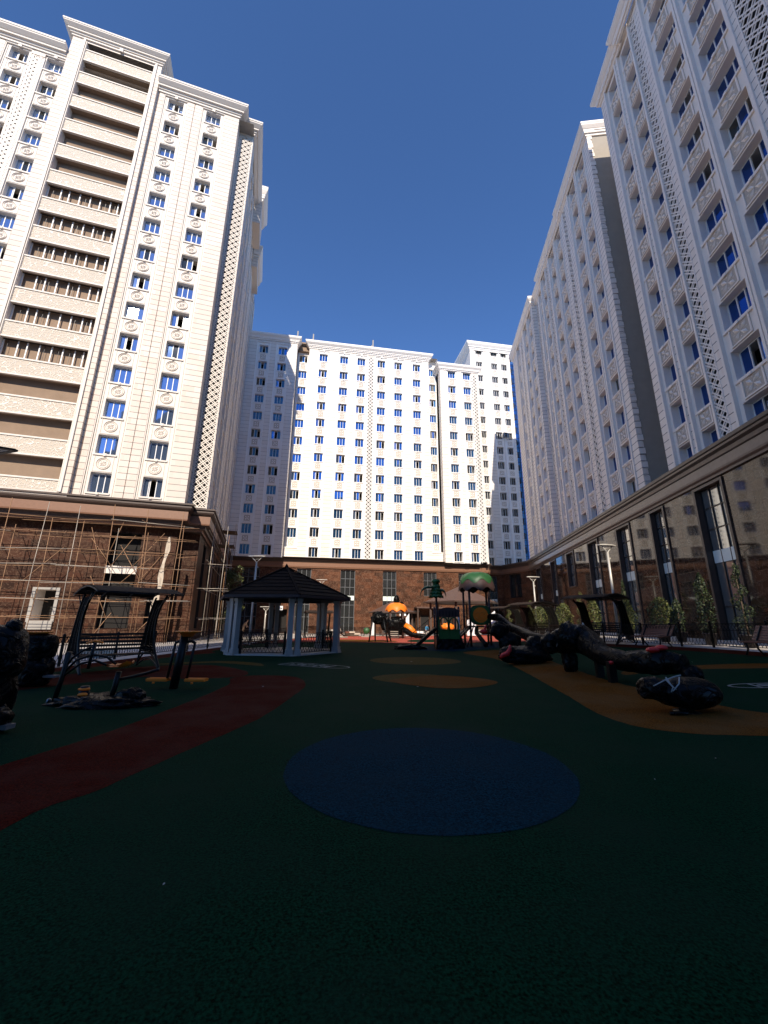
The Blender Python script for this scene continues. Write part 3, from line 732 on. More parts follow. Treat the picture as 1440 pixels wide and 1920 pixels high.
# main plane with two recessed columns and a lattice strip
s1,o1=bay(f0,[11.1,14.5,17.4,20.8,23.7,26.9])
rc=[(6.85,8.75,1.0,TR),(29.0,30.65,1.0,TR),(18.55,19.55,.4,MT['latback'])]
fd=Fr(0,1.0,0)
o2=window_run(kit,T,f0,[7.8],rows,1.0,1.3,1.45,.25,wpC,xp,.95,TR,rng)+window_run(kit,T,f0,[29.9],rows,1.0,1.1,1.45,.25,wpC,xp,.95,TR,rng)
facade(W,f0,6.85,30.65,10.2,ZT,s1+rc,o1+o2,CL)
for a,b_ in ((6.86,8.75),(29.0,30.6)): bx(W,f0,a,b_,-.02,1.0,10.25,11.75,CL); bx(W,f0,a-.05,b_+.02,-.1,.6,11.75,11.9,TR)
bx(W,f0,18.56,19.54,.0,.39,44.95,46.0,CL)
lattice(LA,f0,18.62,19.48,10.5,44.9,.03,.62,.07,TR,None)
# right projecting block
s,o=bay(fl,[32.75,35.45],rr=[11.2+2.84*k for k in range(12)]); s.append((36.2,37.25,.4,MT['latback'])); s[1]=(34.45,36.2,.08,TR)
bx(W,fl,36.21,37.24,.0,.39,42.85,43.8,CL)
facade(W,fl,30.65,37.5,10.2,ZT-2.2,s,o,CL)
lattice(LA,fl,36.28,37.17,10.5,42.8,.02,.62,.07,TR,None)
W.quad((30.65,-1.1,10.2),(30.65,0,10.2),(30.65,0,ZT-2.2),(30.65,-1.1,ZT-2.2),CL)
W.quad((37.5,-1.1,10.2),(37.5,14,10.2),(37.5,14,ZT-2.2),(37.5,-1.1,ZT-2.2),CL)
W.quad((-8,14,10.2),(37.5,14,10.2),(37.5,14,ZT),(-8,14,ZT),CL); W.quad((-8,-1.1,10.2),(-8,14,10.2),(-8,14,ZT),(-8,-1.1,ZT),CL)
W.quad((-8,-1.09,ZT-.52),(6.85,-1.09,ZT-.52),(6.85,14,ZT-.52),(-8,14,ZT-.52),MT['concrete']); W.quad((6.85,0,ZT-.02),(30.6,0,ZT-.02),(30.6,14,ZT-.02),(6.85,14,ZT-.02),MT['concrete']); W.quad((30.66,-1.09,ZT-2.22),(37.5,-1.09,ZT-2.22),(37.5,14,ZT-2.22),(30.66,14,ZT-2.22),MT['concrete'])
W.quad((30.66,.02,ZT-2.25),(30.66,14,ZT-2.25),(30.66,14,ZT),(30.66,.02,ZT),CL)
W.build('wall',CB); T.build('moulding',CB); LA.build('lattice_screen',CB)
C=MB()
cornice(C,[(-8,-1.1),(6.85,-1.1),(6.85,.0)],TOPPROF(44.95,1.05,.6,TR,TR)); dentils(C,[(-8,-1.1),(6.85,-1.1)],.2,45.15,45.3,.12,.4,.08,TR)
cornice(C,[(8.75,1.0),(8.75,0),(29.0,0),(29.0,1.0)],TOPPROF(45.2,1.2,.7,TR,TR)); dentils(C,[(8.75,0),(29.0,0)],.2,45.45,45.62,.14,.4,.08,TR)
cornice(C,[(30.65,1.5),(30.65,-1.1),(37.5,-1.1),(37.5,3)],TOPPROF(43.1,1.1,.6,TR,TR)); dentils(C,[(30.65,-1.1),(37.5,-1.1)],.2,43.32,43.48,.12,.4,.08,TR)
C.box(6.9,8.7,.5,1.0,44.9,46.6,MT['plaster'])
C.build('roof_cornice',CB)
for t,h in ((6.6,2.4),(9.2,2.2),(19.4,2.4)):
    q=MB(); q.box(t-.1,t+.1,.8,1.0,46.5,46.5+h,MT['concrete']); q.box(t-.3,t-.1,1.0,2.2,46.5,46.5+h*.6,MT['concrete']); q.build('roof_post',CB)
# podium
P=MB(); sC=MT['stoneC']; fp=Fr(0,.15,0)
tall=[1.9,4.0,9.0,15.15,21.35]; pops=[]
PW=[(1.6,3.9,1),(9.0,11.0,1),(15.2,17.3,1),(21.4,23.4,1),(27.55,29.55,0),(33.0,35.0,0)]
for a,b_,full in PW: pops.append((a,b_,(.1 if full else 5.35),8.85,.22,.5,MT['cornD']))
pops.append((5.4,8.0,.1,3.2,.6,.5,MT['cornD'])); pops.append((25.0,26.3,.1,3.0,.4,.5,MT['cornD'])); pops.append((30.5,32.0,.1,3.0,.4,.5,MT['cornD']))
facade(P,fp,-8,37.6,-.3,9.1,[],pops,sC)
P.quad((37.6,.15,-.3),(37.6,1.7,-.3),(37.6,1.7,9.1),(37.6,.15,9.1),sC)
fq=Fr(0,1.7,0); facade(P,fq,37.6,40.9,-.3,9.1,[],[(38.25,39.9,.1,8.7,.22,.5,MT['cornD'])],sC)
# chamfer towards the right-hand podium
ch=math.degrees(math.atan2(-7.2,1.9)); fc=Fr(40.9,1.7,ch); CHL=math.hypot(7.2,1.9)
facade(P,fc,0,CHL,-.3,9.1,[],[(1.5,4.0,5.3,8.85,.22,.5,MT['cornD'])],sC)
P.box(25.0-.3,26.6,-1.0,.15,3.05,3.2,MT['dframe']); 
P.quad((-8,-.9,10.38),(37.3,-.9,10.38),(37.3,14,10.38),(-8,14,10.38),MT['concrete']); P.poly([(37.3,1.9,10.38),(41,1.9,10.38),(43,-4.6,10.38),(52,-4.6,10.38),(52,14,10.38),(37.3,14,10.38)],MT['concrete'])
P.build('podium_wall',CB)
def podwin(fr,a,b_,z0,z1,d,panes,full,fm,kit,rows_=None,par=None,sp=(4.57,5.2),gm=None):
    m=MB(); g=MB(); w=(b_-a)/panes
    for k in range(panes+1): x=a+w*k; x=min(max(x,a+.03),b_-.03); bx(m,fr,x-.03,x+.03,d,d+.08,z0,z1,fm)
    zs=[z0+.03,z1-.03]+(rows_ or [])
    for z in zs: bx(m,fr,a,b_,d+.01,d+.07,z-.03,z+.03,fm)
    if full: bx(m,fr,a,b_,d+.005,d+.065,sp[0],sp[1],MT['spandrel'])
    for k in range(panes):
        l=random.uniform(-.006,.006)
        g.quad(fr.p(a+w*k,d+.05-l,z0),fr.p(a+w*(k+1),d+.05+l,z0),fr.p(a+w*(k+1),d+.05+l,z1),fr.p(a+w*k,d+.05-l,z1),gm or MT['glD'])
    o=m.build('podium_window',par); g.build('pane',o)
for a,b_,full in PW: podwin(fp,a,b_,(.1 if full else 5.35),8.85,.2,3,full,MT['grframe'],kit,[7.6,6.4]+([3.9,2.2] if full else []),CB)
podwin(fq,38.25,39.9,.1,8.7,.2,3,1,MT['grframe'],kit,[7.4,6.2,2.2],CB); podwin(fc,1.5,4.0,5.3,8.85,.2,3,0,MT['dframe'],kit,[7.2],CB)
C=MB()
prof=[(0,8.98,cdk),(.14,9.0,cdk),(.16,9.12,cc),(.2,9.2,cc),(.2,9.75,cc),(.3,9.8,cdk),(.34,9.98,cdk),(.5,10.1,cdk),(.52,10.2,cdk),(.6,10.22,cdk),(.6,10.4,cdk),(-1.2,10.4,cdk)]
cx_,cy_=40.9+CHL*math.cos(R(ch)),1.7+CHL*math.sin(R(ch))
cornice(C,[(-8,.15),(37.6,.15),(37.6,1.7),(40.9,1.7),(cx_,cy_)],prof)
C.build('podium_cornice',CB); kit.flush()
# ---------------------------------------------------------------- taller white block behind the right end
KB=thing('apartment_building','taller white apartment block behind the right end of the long building','building',(-21.15*1.12,56.4*1.12,0),rz_of(80.5))
kit=Kit(KB); W=MB();T=MB()
wpK=protos_window(1.35,1.5,MT['frame'],MT['glD']); rows=[11.9+3.02*k for k in range(15)]; f0=Fr(0,0,0)
s=[];o=[]
for t in (43.0,46.2,48.25):
    s.append((t-.95,t+.95,.1,TR)); o+=window_run(kit,T,f0,[t],rows,.1,1.35 if t<48 else 1.2,1.5,.28,wpK,xp,.95,TR,rng)
    bx(T,f0,t-1.0,t-.93,-.02,.12,10.3,rows[-1]+1.2,TR); bx(T,f0,t+.93,t+1.0,-.02,.12,10.3,rows[-1]+1.2,TR)
facade(W,f0,41.1,49.5,10.2,55.0,s,o,CL)
W.quad((41.1,0,10.2),(41.1,14,10.2),(41.1,14,55),(41.1,0,55),CL); W.quad((49.5,0,10.2),(49.5,14,10.2),(49.5,14,55),(49.5,0,55),CL); W.quad((41.1,14,10.2),(49.5,14,10.2),(49.5,14,55),(41.1,14,55),CL); W.quad((41.1,.02,54.9),(49.5,.02,54.9),(49.5,14,54.9),(41.1,14,54.9),MT['concrete'])
W.build('wall',KB);T.build('moulding',KB)
C=MB(); cornice(C,[(41.1,12),(41.1,0),(49.5,0),(49.5,3)],TOPPROF(54.3,1.6,.8,TR,TR)); C.build('roof_cornice',KB); kit.flush()
a=thing('air_conditioner','grey air conditioner unit fixed to the white wall beside a window','air conditioner',KB.matrix_basis@Vector((0,0,0)),0)
a.location=(Matrix.Translation(KB.location)@Matrix.Rotation(KB.rotation_euler[2],4,'Z'))@Vector((47.25,-.55,rows[5+3]-.5)); a.rotation_euler=(0,0,KB.rotation_euler[2])
m=MB(); m.box(-.45,.45,0,.4,0,.95,MT['grframe']); m.build('case',a)
for z in (.25,.7):
    m=MB(); m.lathe([(.2,0),(.2,.03),(.05,.04)],MT['black'],(0,0,0),16,M=Matrix.Translation((0,-.0,z))@Matrix.Rotation(R(90),4,'X')); m.build('fan',a)
m=MB(); m.box(-.4,-.35,.4,.55,-.05,.0,MT['steel']); m.box(.35,.4,.4,.55,-.05,0,MT['steel']); m.build('bracket',a)
# ---------------------------------------------------------------- blue glass tower in the gap
GB=thing('glass_tower','narrow strip of blue glass curtain wall between the white block and the right-hand tower','building',(24.0,71.6,0),rz_of(80.5))
W=MB(); f0=Fr(0,0,0)
ZG=52.5
W.quad((0,0,0),(9,0,0),(9,0,ZG),(0,0,ZG),MT['gl']); W.quad((9,0,0),(9,6,0),(9,6,ZG),(9,0,ZG),MT['gl']); W.quad((0,6,0),(9,6,0),(9,6,ZG),(0,6,ZG),MT['gl']); W.quad((0,0,0),(0,6,0),(0,6,ZG),(0,0,ZG),MT['gl']); W.quad((0,0,ZG),(9,0,ZG),(9,6,ZG),(0,6,ZG),MT['concrete'])
W.build('glass_wall',GB)
m=MB()
k=0
while k*1.0<ZG:
    m.box(0,9,-.06,-.001,k*1.0,k*1.0+.06,MT['dframe']); k+=1
for x in [.9*i for i in range(11)]: m.box(x-.03,x+.03,-.08,-.061,0,ZG,MT['dframe'])
m.build('mullions',GB)
for k in range(17):
    z=11.0+2.95*k*.82+0
    z=11.0+2.62*k
    q=MB(); q.box(.2+.45,1.55,-.1,.03,z,z+1.1,MT['void']); q.build('open_window',GB)
# ---------------------------------------------------------------- right side: podium, far tower, near tower
RO=(21.18,58.24,0); RZ=rz_of(-173.88)
CR,TRR=MT['cladR'],MT['trimR']
wpR=protos_window(1.4,1.5,MT['frame'],MT['glR']); xpR=proto_x(1.05,1.0,TRR,MT['relbg']); wpS=protos_window(1.05,1.5,MT['frame'],MT['glR'],3,.01,2)
FT=thing('apartment_tower','shaded tower beyond the gap, with several lattice strips and a bare grey end wall','building',RO,RZ)
kit=Kit(FT); W=MB();T=MB();LA=MB(); rows=[11.12+2.86*k for k in range(12)]; ZT=44.2
secs=[(-.4,12.1,0.0,ZT+.1),(12.1,15.9,.55,ZT),(15.9,24.75,.15,ZT+.1),(24.75,32.2,0.0,ZT+.1)]
colsR=[(3.4,1.1),(8.1,1.4),(10.55,1.4),(14.6,1.2),(17.2,1.2),(20.6,1.45),(23.0,1.4),(28.0,1.4),(30.3,1.4)]
latR=[(5.1,6.0),(12.35,13.2),(18.35,19.1),(25.3,26.1)]
for a,b_,d,zt in secs:
    f_=Fr(0,d,0); s=[];o=[]
    for t,w_ in colsR:
        if a<t<b_:
            s.append((t-w_/2-.28,t+w_/2+.28,.12,TRR)); o+=window_run(kit,T,f_,[t],rows,.12,w_,1.55,.36,wpR if w_>1.3 else wpS,xpR,1.0,TRR,rng)
            for sg in (-1,1): x=t+sg*(w_/2+.3); bx(T,f_,x-.07,x+.07,-.06,.14,10.3,rows[-1]+1.2,TRR)
            bx(T,f_,t-w_/2-.35,t+w_/2+.35,-.1,.14,rows[-1]+1.2,rows[-1]+1.36,TRR)
    for u,v_ in latR:
        if a<=u<b_:
            s.append((u,v_,.42,MT['latback'])); bx(W,f_,u+.01,v_-.01,.0,.41,43.31,44.2,CR); lattice(LA,f_,u+.06,v_-.06,10.5,43.3,.0,.62,.06,TRR,None,.035)
    facade(W,f_,a,b_,10.2,zt,s,o,CR)
for x,d0,d1 in ((12.1,0,.55),(15.9,.15,.55),(24.75,0,.15)): W.quad((x,d0,10.2),(x,d1,10.2),(x,d1,ZT),(x,d0,ZT),CR)
fe=Fr(32.2,0,90)
W.quad((32.2,.0,10.2),(32.2,.4,10.2),(32.2,.4,ZT-.4),(32.2,0,ZT-.4),CR)
W.quad((32.19,.38,10.2),(32.19,17,10.2),(32.19,17,ZT-.4),(32.19,.38,ZT-.4),MT['render'])
q_=0
zz=10.4
while zz<ZT-1:
    bx(W,fe,0.0,.28+(.14 if q_%2 else 0),-.06,.0,zz,zz+.48,CR); zz+=.52; q_+=1
W.quad((-.4,0,10.2),(-.4,17,10.2),(-.4,17,ZT),(-.4,0,ZT),CR); W.quad((-.4,17,10.2),(32.5,17,10.2),(32.5,17,ZT),(-.4,17,ZT),CR); W.quad((-.4,.6,ZT-.3),(32.5,.6,ZT-.3),(32.5,17,ZT-.3),(-.4,17,ZT-.3),MT['concrete'])
W.build('wall',FT);T.build('moulding',FT);LA.build('lattice_screen',FT)
C=MB()
cornice(C,[(-.4,6),(-.4,0),(12.1,0),(12.1,.55),(15.9,.55),(15.9,.15),(24.75,.15),(24.75,0),(32.2,0),(32.2,16)],TOPPROF(43.5,1.15,.55,TRR,TRR)); dentils(C,[(-.4,0),(12.1,0)],.2,43.75,43.9,.12,.4,.08,TRR); dentils(C,[(15.9,.15),(24.75,.15)],.2,43.75,43.9,.12,.4,.08,TRR); dentils(C,[(24.75,0),(32.2,0)],.2,43.75,43.9,.12,.4,.08,TRR)
C.build('roof_cornice',FT); kit.flush()
NT=thing('apartment_tower','shaded apartment tower nearest on the right, with large windows and carved panels','building',RO,RZ)
kit=Kit(NT); W=MB();T=MB();LA=MB(); rows=[10.88+2.77*k for k in range(12)]; ZT=43.0
wpW=protos_window(1.75,1.55,MT['frame'],MT['glR']); xpW=proto_x(1.3,1.0,TRR,MT['relbg'])
f_=Fr(0,0,0); s=[];o=[]
for t,w_ in ((36.75,1.15),(38.85,1.1),(42.2,1.75),(44.75,1.75),(49.2,1.6)):
    big=w_>1.5
    s.append((t-w_/2-.28,t+w_/2+.28,.12,TRR)); o+=window_run(kit,T,f_,[t],rows,.12,w_,1.6,.38,wpW if big else wpS,xpW if big else xpR,1.1,TRR,rng)
    for sg in (-1,1): x=t+sg*(w_/2+.3); bx(T,f_,x-.07,x+.07,-.08,.14,10.3,rows[-1]+1.2,TRR)
    bx(T,f_,t-w_/2-.35,t+w_/2+.35,-.12,.14,rows[-1]+1.2,rows[-1]+1.36,TRR)
for u,v_,P_ in ((39.55,40.5,.6),(46.25,47.45,.72)):
    s.append((u,v_,.42,MT['latback'])); bx(W,f_,u+.01,v_-.01,.0,.41,42.31,43.0,CR); lattice(LA,f_,u+.06,v_-.06,10.5,42.3,.0,P_,.07,TRR,None,.035)
facade(W,f_,35.1,52.0,10.2,ZT,s,o,CR)
for x in (35.1,52.0): W.quad((x,0,10.2),(x,17,10.2),(x,17,ZT),(x,0,ZT),CR)
W.quad((35.1,17,10.2),(52,17,10.2),(52,17,ZT),(35.1,17,ZT),CR); W.quad((35.1,.02,ZT-.1),(52,.02,ZT-.1),(52,17,ZT-.1),(35.1,17,ZT-.1),MT['concrete'])
W.build('wall',NT);T.build('moulding',NT);LA.build('lattice_screen',NT)
C=MB(); cp=[(35.1,.5),(35.1,0),(38.9,0),(38.9,-.25),(52,-.25),(52,8)]
cornice(C,cp,TOPPROF(42.45,1.1,.55,TRR,TRR)); dentils(C,cp[1:4],.2,42.7,42.85,.12,.4,.08,TRR); C.build('roof_cornice',NT); kit.flush()
# right podium
RP=thing('podium_building','long polished brown marble podium with tall dark windows under the right-hand towers','building',RO,RZ)
P=MB(); sR=MT['stoneR']; fp=Fr(0,.12,0); 
PR=[(2.3,4.4,1),(9.0,10.8,1),(14.9,16.9,0),(21.0,23.1,1),(27.0,29.0,1),(32.1,33.55,1),(36.85,38.9,1),(44.0,46.0,1)]
pops=[(a,b_,(.2 if full else 5.34),8.75,.3,.5,MT['cornD']) for a,b_,full in PR]
facade(P,fp,-.9,52,-.6,9.0,[],pops,sR)
P.quad((-.9,.12,-.6),(-.9,17,-.6),(-.9,17,9.0),(-.9,.12,9),sR); P.quad((52,.12,-.6),(52,17,-.6),(52,17,9.0),(52,.12,9),sR); P.quad((-.9,17,-.6),(52,17,-.6),(52,17,10),(-.9,17,10),sR)
P.quad((-.9,-.3,10.35),(52,-.3,10.35),(52,17,10.35),(-.9,17,10.35),MT['concrete'])
# stone surrounds
for a,b_,full in PR:
    z0=.2 if full else 5.34
    for x0,x1 in ((a-.16,a),(b_,b_+.16)): bx(P,fp,x0,x1,-.07,.02,z0-(0 if full else .12),8.9,MT['cornD'])
    bx(P,fp,a,b_,-.07,.02,8.75,8.9,MT['cornD'])
    if not full: bx(P,fp,a-.1,b_+.1,-.09,.02,z0-.14,z0,MT['cornD'])
P.build('wall',RP)
for a,b_,full in PR:
    podwin(fp,a,b_,(.2 if full else 5.34),8.75,.24,3 if full else 2,full,MT['dframe'],kit,[7.7,6.55]+([2.5] if full else []),RP,(4.75,5.4),MT['glP'])
C=MB(); cR=MT['cornR']
prof=[(0,8.95,cdk),(.12,8.97,cdk),(.14,9.08,cR),(.2,9.2,cdk),(.22,9.3,cR),(.22,9.75,cR),(.3,9.8,cdk),(.34,9.98,cR),(.5,10.08,cdk),(.52,10.18,cR),(.6,10.22,cdk),(.6,10.4,cdk),(-.4,10.4,cdk)]
cornice(C,[(-.9,.12),(52,.12)],prof); C.build('podium_cornice',RP)
# ---------------------------------------------------------------- the block behind the camera that shades the courtyard
ba=math.degrees(math.atan2(-41.6+35.6,11.7+4.6))
SB=thing('apartment_building','plain darkened apartment block behind the viewer, its shadow lies over the playground','building',(-11.6,-33.0,0),R(ba))
W=MB(); L_=27.0
fs=Fr(0,0,0); fN=Fr(L_,0,180)
ops=[(1.2+3.0*i,2.6+3.0*i,11+3*k,12.5+3*k,.2,.2) for i in range(8) for k in range(12)]
facade(W,fN,0,L_,0,50.5,[],ops,MT['dull'],MT['glD'])
facade(W,Fr(0,-14,0),0,L_,0,50.5,[],[],MT['dull'])
for x in (0,L_): W.quad((x,0,0),(x,-14,0),(x,-14,50.5),(x,0,50.5),MT['dull'])
W.quad((0,0,50.5),(L_,0,50.5),(L_,-14,50.5),(0,-14,50.5),MT['concrete']); W.build('wall',SB)
C=MB(); cornice(C,[(L_,-.0),(0,-.0)][::1],[(0,49.6,TRR),(.6,50.4,TRR),(.6,51.0,TRR),(-.3,51.0,TRR)]); C.build('roof_cornice',SB)

SB2=thing('apartment_building','lower dull apartment block behind the viewer on the left, seen only mirrored in windows','building',(-64,-42.0,0),0)
W=MB(); W.box(0,52.2,-14,0,0,38,MT['dull']); W.build('wall',SB2)  # stretched right to close a sky gap in window reflections
C=MB(); C.box(-.4,52.3,-14.4,.4,38,38.8,MT['dull']); C.build('roof_cornice',SB2)

SB3=thing('apartment_building','unseen tall block added behind the viewer on the right to darken window reflections','building',(13.5,-74.0,0),0)
W=MB(); W.box(0,60,-14,0,0,60,MT['dull']); W.build('wall',SB3)  # added block keeps the lower windows from mirroring open sky
C=MB(); C.box(-.3,60.3,-14.3,.3,60,60.8,MT['dull']); C.build('roof_cornice',SB3)
# ================================================================ THINGS IN THE COURTYARD
def G(x,y): return (x,y,gz(x))
MT['cloth']=simple('pale scaffold sheeting',(.50,.42,.33),.8,0,.15,4,.4)
MT['hazeglass']=simple('brown smoked canopy sheet',(.03,.019,.014),.8,0,.1,2,0,.1)
MT['wicker']=simple('black woven wicker',(.004,.0035,.003),.9,0,.3,20,0,.1)
MT['column']=simple('white painted column',(.32,.295,.27),.5,0,.05,3)
MT['strap']=simple('white plastic strap',(.35,.35,.34),.5,0,.1)
MT['skin']=simple('skin',(.45,.27,.19),.6,0,.05)
MT['shirt']=simple('tan work shirt',(.42,.27,.16),.8,0,.1,8)
MT['bluecloth']=simple('blue shirt',(.03,.20,.38),.8,0,.1,8)
MT['dcloth']=simple('dark trousers',(.03,.03,.035),.8,0,.1,8)
MT['hair']=simple('dark hair',(.015,.012,.01),.7,0,.1)
def blob(mb,c,r,mat,seed=0,amp=.18,fr=2.2,n=26,m=18,squash=1.0,flat=None,power=1.0):
    """lumpy closed form, displaced with folded noise: something wrapped in film"""
    V=[];Fc=[];o=Vector((seed*3.7,seed*1.3,seed*2.1))
    for j in range(m+1):
        ph=math.pi*j/m
        for i in range(n):
            th=2*math.pi*i/n
            d=Vector((math.sin(ph)*math.cos(th),math.sin(ph)*math.sin(th),math.cos(ph)))
            k=1+amp*.75*(noise.noise(d*fr+o))+amp*.4*abs(noise.noise(d*fr*2.6+o*2))
            e=Vector([math.copysign(abs(x)**power,x) for x in d])
            p=Vector((c[0]+e.x*r[0]*k,c[1]+e.y*r[1]*k,c[2]+e.z*r[2]*k))
            if flat is not None and p.z<flat: p.z=flat
            V.append(p)
    for j in range(m):
        for i in range(n):
            a=j*n+i;b=j*n+(i+1)%n; Fc.append((a,a+n,b+n,b))
    mb.add(V,Fc,mat,True)
def wraptube(mb,pts,rad,mat,seed=0,amp=.15,n=14,sub=6):
    P=[];Rr=[]
    for i in range(len(pts)-1):
        for k in range(sub):
            t=k/sub; P.append(Vector(pts[i]).lerp(Vector(pts[i+1]),t)); Rr.append(rad[i]*(1-t)+rad[i+1]*t)
    P.append(Vector(pts[-1]));Rr.append(rad[-1])
    V=[];Fc=[]
    for i,p in enumerate(P):
        d=(P[min(i+1,len(P)-1)]-P[max(i-1,0)]).normalized(); sx=d.cross(Vector((0,0,1))).normalized(); sy=sx.cross(d)
        for k in range(n):
            a=2*math.pi*k/n; q=sx*math.cos(a)+sy*math.sin(a)
            rr=Rr[i]*(1+amp*.6*noise.noise(Vector((seed*5+i*.45,k*.9,seed)))*1.6+amp*.4*abs(noise.noise(Vector((i*1.1,k*1.7,seed*2)))))
            V.append(p+q*rr)
    for i in range(len(P)-1):
        for k in range(n): a=i*n+k;b=i*n+(k+1)%n; Fc.append((a,b,b+n,a+n))
    Fc.append(tuple(range(n))[::-1]);Fc.append(tuple((len(P)-1)*n+k for k in range(n)))
    mb.add(V,Fc,mat,True)
# ---------------------------------------------------------------- scaffold on the left building
SC=thing('scaffold','rusty tube scaffolding tied round the brown base of the left tower','scaffold',LT.location,LT.rotation_euler[2])
rs=random.Random(11)
def jit(a): return rs.uniform(-a,a)
ztop=9.7
std=[]
for t in (-3.2,-.9,1.3,3.4,5.5,7.6,9.8,12.0):
    for y in (-.95,.15):
        h=ztop+jit(.3) if y<0 else 8.3+jit(.6)
        m=MB(); m.tube([(t+jit(.08),y+jit(.05),0),(t+jit(.12),y,h*.5),(t+jit(.14),y+jit(.05),h)],.023,MT['rust'] if rs.random()<.7 else MT['steel'],6,sm=True); m.build('standard',SC)
for y in (3.0,5.5,8.0,10.5,13):
    for x in (13.9,15.0):
        h=9.6+jit(.4)
        m=MB(); m.tube([(x+jit(.06),y+jit(.1),0),(x+jit(.1),y+jit(.15),h)],.027,MT['rust'] if rs.random()<.5 else MT['steel'],6); m.build('standard',SC)
for z in (1.75,2.9,4.1,5.2,6.3,7.4,8.5):
    for y in (-.98,.18):
        a=-4+jit(.6)
        while a<12:
            l=rs.uniform(3.5,6.2); m=MB(); m.tube([(a,y+jit(.05),z+jit(.12)),(min(a+l,13.2),y+jit(.05),z+jit(.12))],.021,MT['rust'] if rs.random()<.75 else MT['steel'],6); m.build('ledger',SC); a+=l-rs.uniform(.1,.5)
    if z in (1.75,4.1,6.3,8.5):
        for x in (13.9,15.0):
            m=MB(); m.tube([(x,1.0+jit(.6),z+jit(.1)),(x,13.5,z+jit(.1))],.025,MT['steel'],6); m.build('ledger',SC)
for i in range(22):
    t=rs.uniform(-3,11.5); z=rs.choice([1.75,2.9,4.1,5.2,6.3,7.4,8.5]); m=MB(); m.tube([(t,-1.5+jit(.3),z+.05),(t+jit(.5),.9,z+.05+jit(.25))],.024,MT['rust'],6); m.build('transom',SC)
for i in range(9):
    y=rs.uniform(2,12); z=rs.choice([1.75,4.1,6.3,8.5]); m=MB(); m.tube([(13.2,y,z+.05),(15.6,y+jit(.4),z+.05)],.024,MT['steel'],6); m.build('transom',SC)
for i in range(20):
    t=rs.uniform(-3,10); z=rs.choice([.1,1.75,4.1,5.2,6.3]); s_=rs.choice([-1,1]); m=MB(); m.tube([(t,-.2+jit(.3),z),(t+s_*rs.uniform(.5,2.2),.1+jit(.3),z+rs.uniform(1.8,3))],.024,MT['rust'],6); m.build('brace',SC)
for i in range(5):
    y=3+2.3*i; m=MB(); m.tube([(15.0,y,.2),(14.9,y+1.6,2.8+jit(.8))],.024,MT['steel'],6); m.build('brace',SC)
m=MB()
for k,(x,y,z) in enumerate([(14.2,9.6,9.0),(14.3,10.2,10.6)]): 
    m.box(x-.5,x+1.1,y,y+2.0,z,z+.06,MT['bark'])
for q in ((13.8,9.6),(15.3,9.6),(13.8,12),(15.3,12)): m.tube([(q[0],q[1],8.4),(q[0],q[1],11.3)],.02,MT['rust'],5)
m.build('platform',SC)
m=MB()
# narrow torn sheet hanging at the corner
for k in range(14):
    z0,z1=7.6-k*.5,7.6-(k+1)*.5; xo=lambda z:11.35-.06*(7.6-z)+.05*math.sin(z*2.1); wd=lambda z:.10+.05*math.sin(z*3)+.014*(7.6-z)
    for u in range(3):
        a0=xo(z0)-wd(z0)+2*wd(z0)*u/3; a1=xo(z0)-wd(z0)+2*wd(z0)*(u+1)/3; b0=xo(z1)-wd(z1)+2*wd(z1)*u/3; b1=xo(z1)-wd(z1)+2*wd(z1)*(u+1)/3
        f=lambda a,z:(a,-.75+.07*math.sin(a*17+z*4),z)
        m.quad(f(a0,z0),f(a1,z0),f(a1,z1),f(b0,z1) if False else f(b0,z1),MT['cloth'],True) if False else m.quad(f(a0,z0),f(a1,z0),f(b1,z1),f(b0,z1),MT['cloth'],True)
m.build('torn_sheet',SC)
m=MB(); P0=[(1.3,-1.0,3.75),(1.75,-1.02,3.6),(1.9,-1.0,3.2),(1.7,-.98,2.75),(1.5,-1.03,2.55),(1.55,-.95,3.1)]
m.poly(P0,MT['cloth']); m.build('torn_rag',SC)
# ---------------------------------------------------------------- fences
def fence(label,pts,h=1.0,step=2.0,pz=None):
    x0,y0=pts[0]; t=thing('metal_fence',label,'fence',(x0,y0,gz(x0)),0)
    b0=Vector((x0,y0,gz(x0)))
    P=[Vector((x,y,gz(x)+(pz or 0))) for x,y in pts]
    # resample
    R_=[P[0]]
    for a,b_ in zip(P[:-1],P[1:]):
        n=max(1,round((b_-a).length/step))
        for k in range(1,n+1): R_.append(a.lerp(b_,k/n))
    for p in R_:
        m=MB(); q=p-b0; m.box(q.x-.035,q.x+.035,q.y-.035,q.y+.035,q.z,q.z+h+.05,MT['black']); m.lathe([(.045,0),(.05,.03),(.0,.07)],MT['black'],(q.x,q.y,q.z+h+.05),8); m.build('post',t)
    for a,b_ in zip(R_[:-1],R_[1:]):
        a=a-b0;b_=b_-b0;m=MB(); d=b_-a;L=d.length
        for z in (.1,.72,h-.02): m.bar(a+Vector((0,0,z)),b_+Vector((0,0,z)),.03,.025 if z!=h-.02 else .04,MT['black'])
        n=max(3,int(L/.15))
        for k in range(n):
            u=a+d*(k/n);v=a+d*((k+1)/n); Z=lambda p,z:p+Vector((0,0,z)); mid=(u+v)/2
            for s0,s1 in ((u,v),(v,u)):
                m.bar(Z(s0,.11),Z(mid.lerp(s0,.15),.28),.012,.012,MT['black']); m.bar(Z(mid.lerp(s0,.15),.28),Z(mid.lerp(s1,.9),.5),.012,.012,MT['black']); m.bar(Z(mid.lerp(s1,.9),.5),Z(s0.lerp(s1,.85),.71),.012,.012,MT['black'])
                m.bar(Z(s0,.73),Z(s1,h-.04),.012,.012,MT['black'])
        m.build('panel',t)
    return t
fence('black ornamental metal fence on the left, in front of the scaffolded base',[(-13.6,6),(-12.1,11),(-11.3,15.1),(-11.2,18),(-10.9,20.4),(-10.5,23),(-10.2,27.5),(-9.9,32),(-8.9,39)])
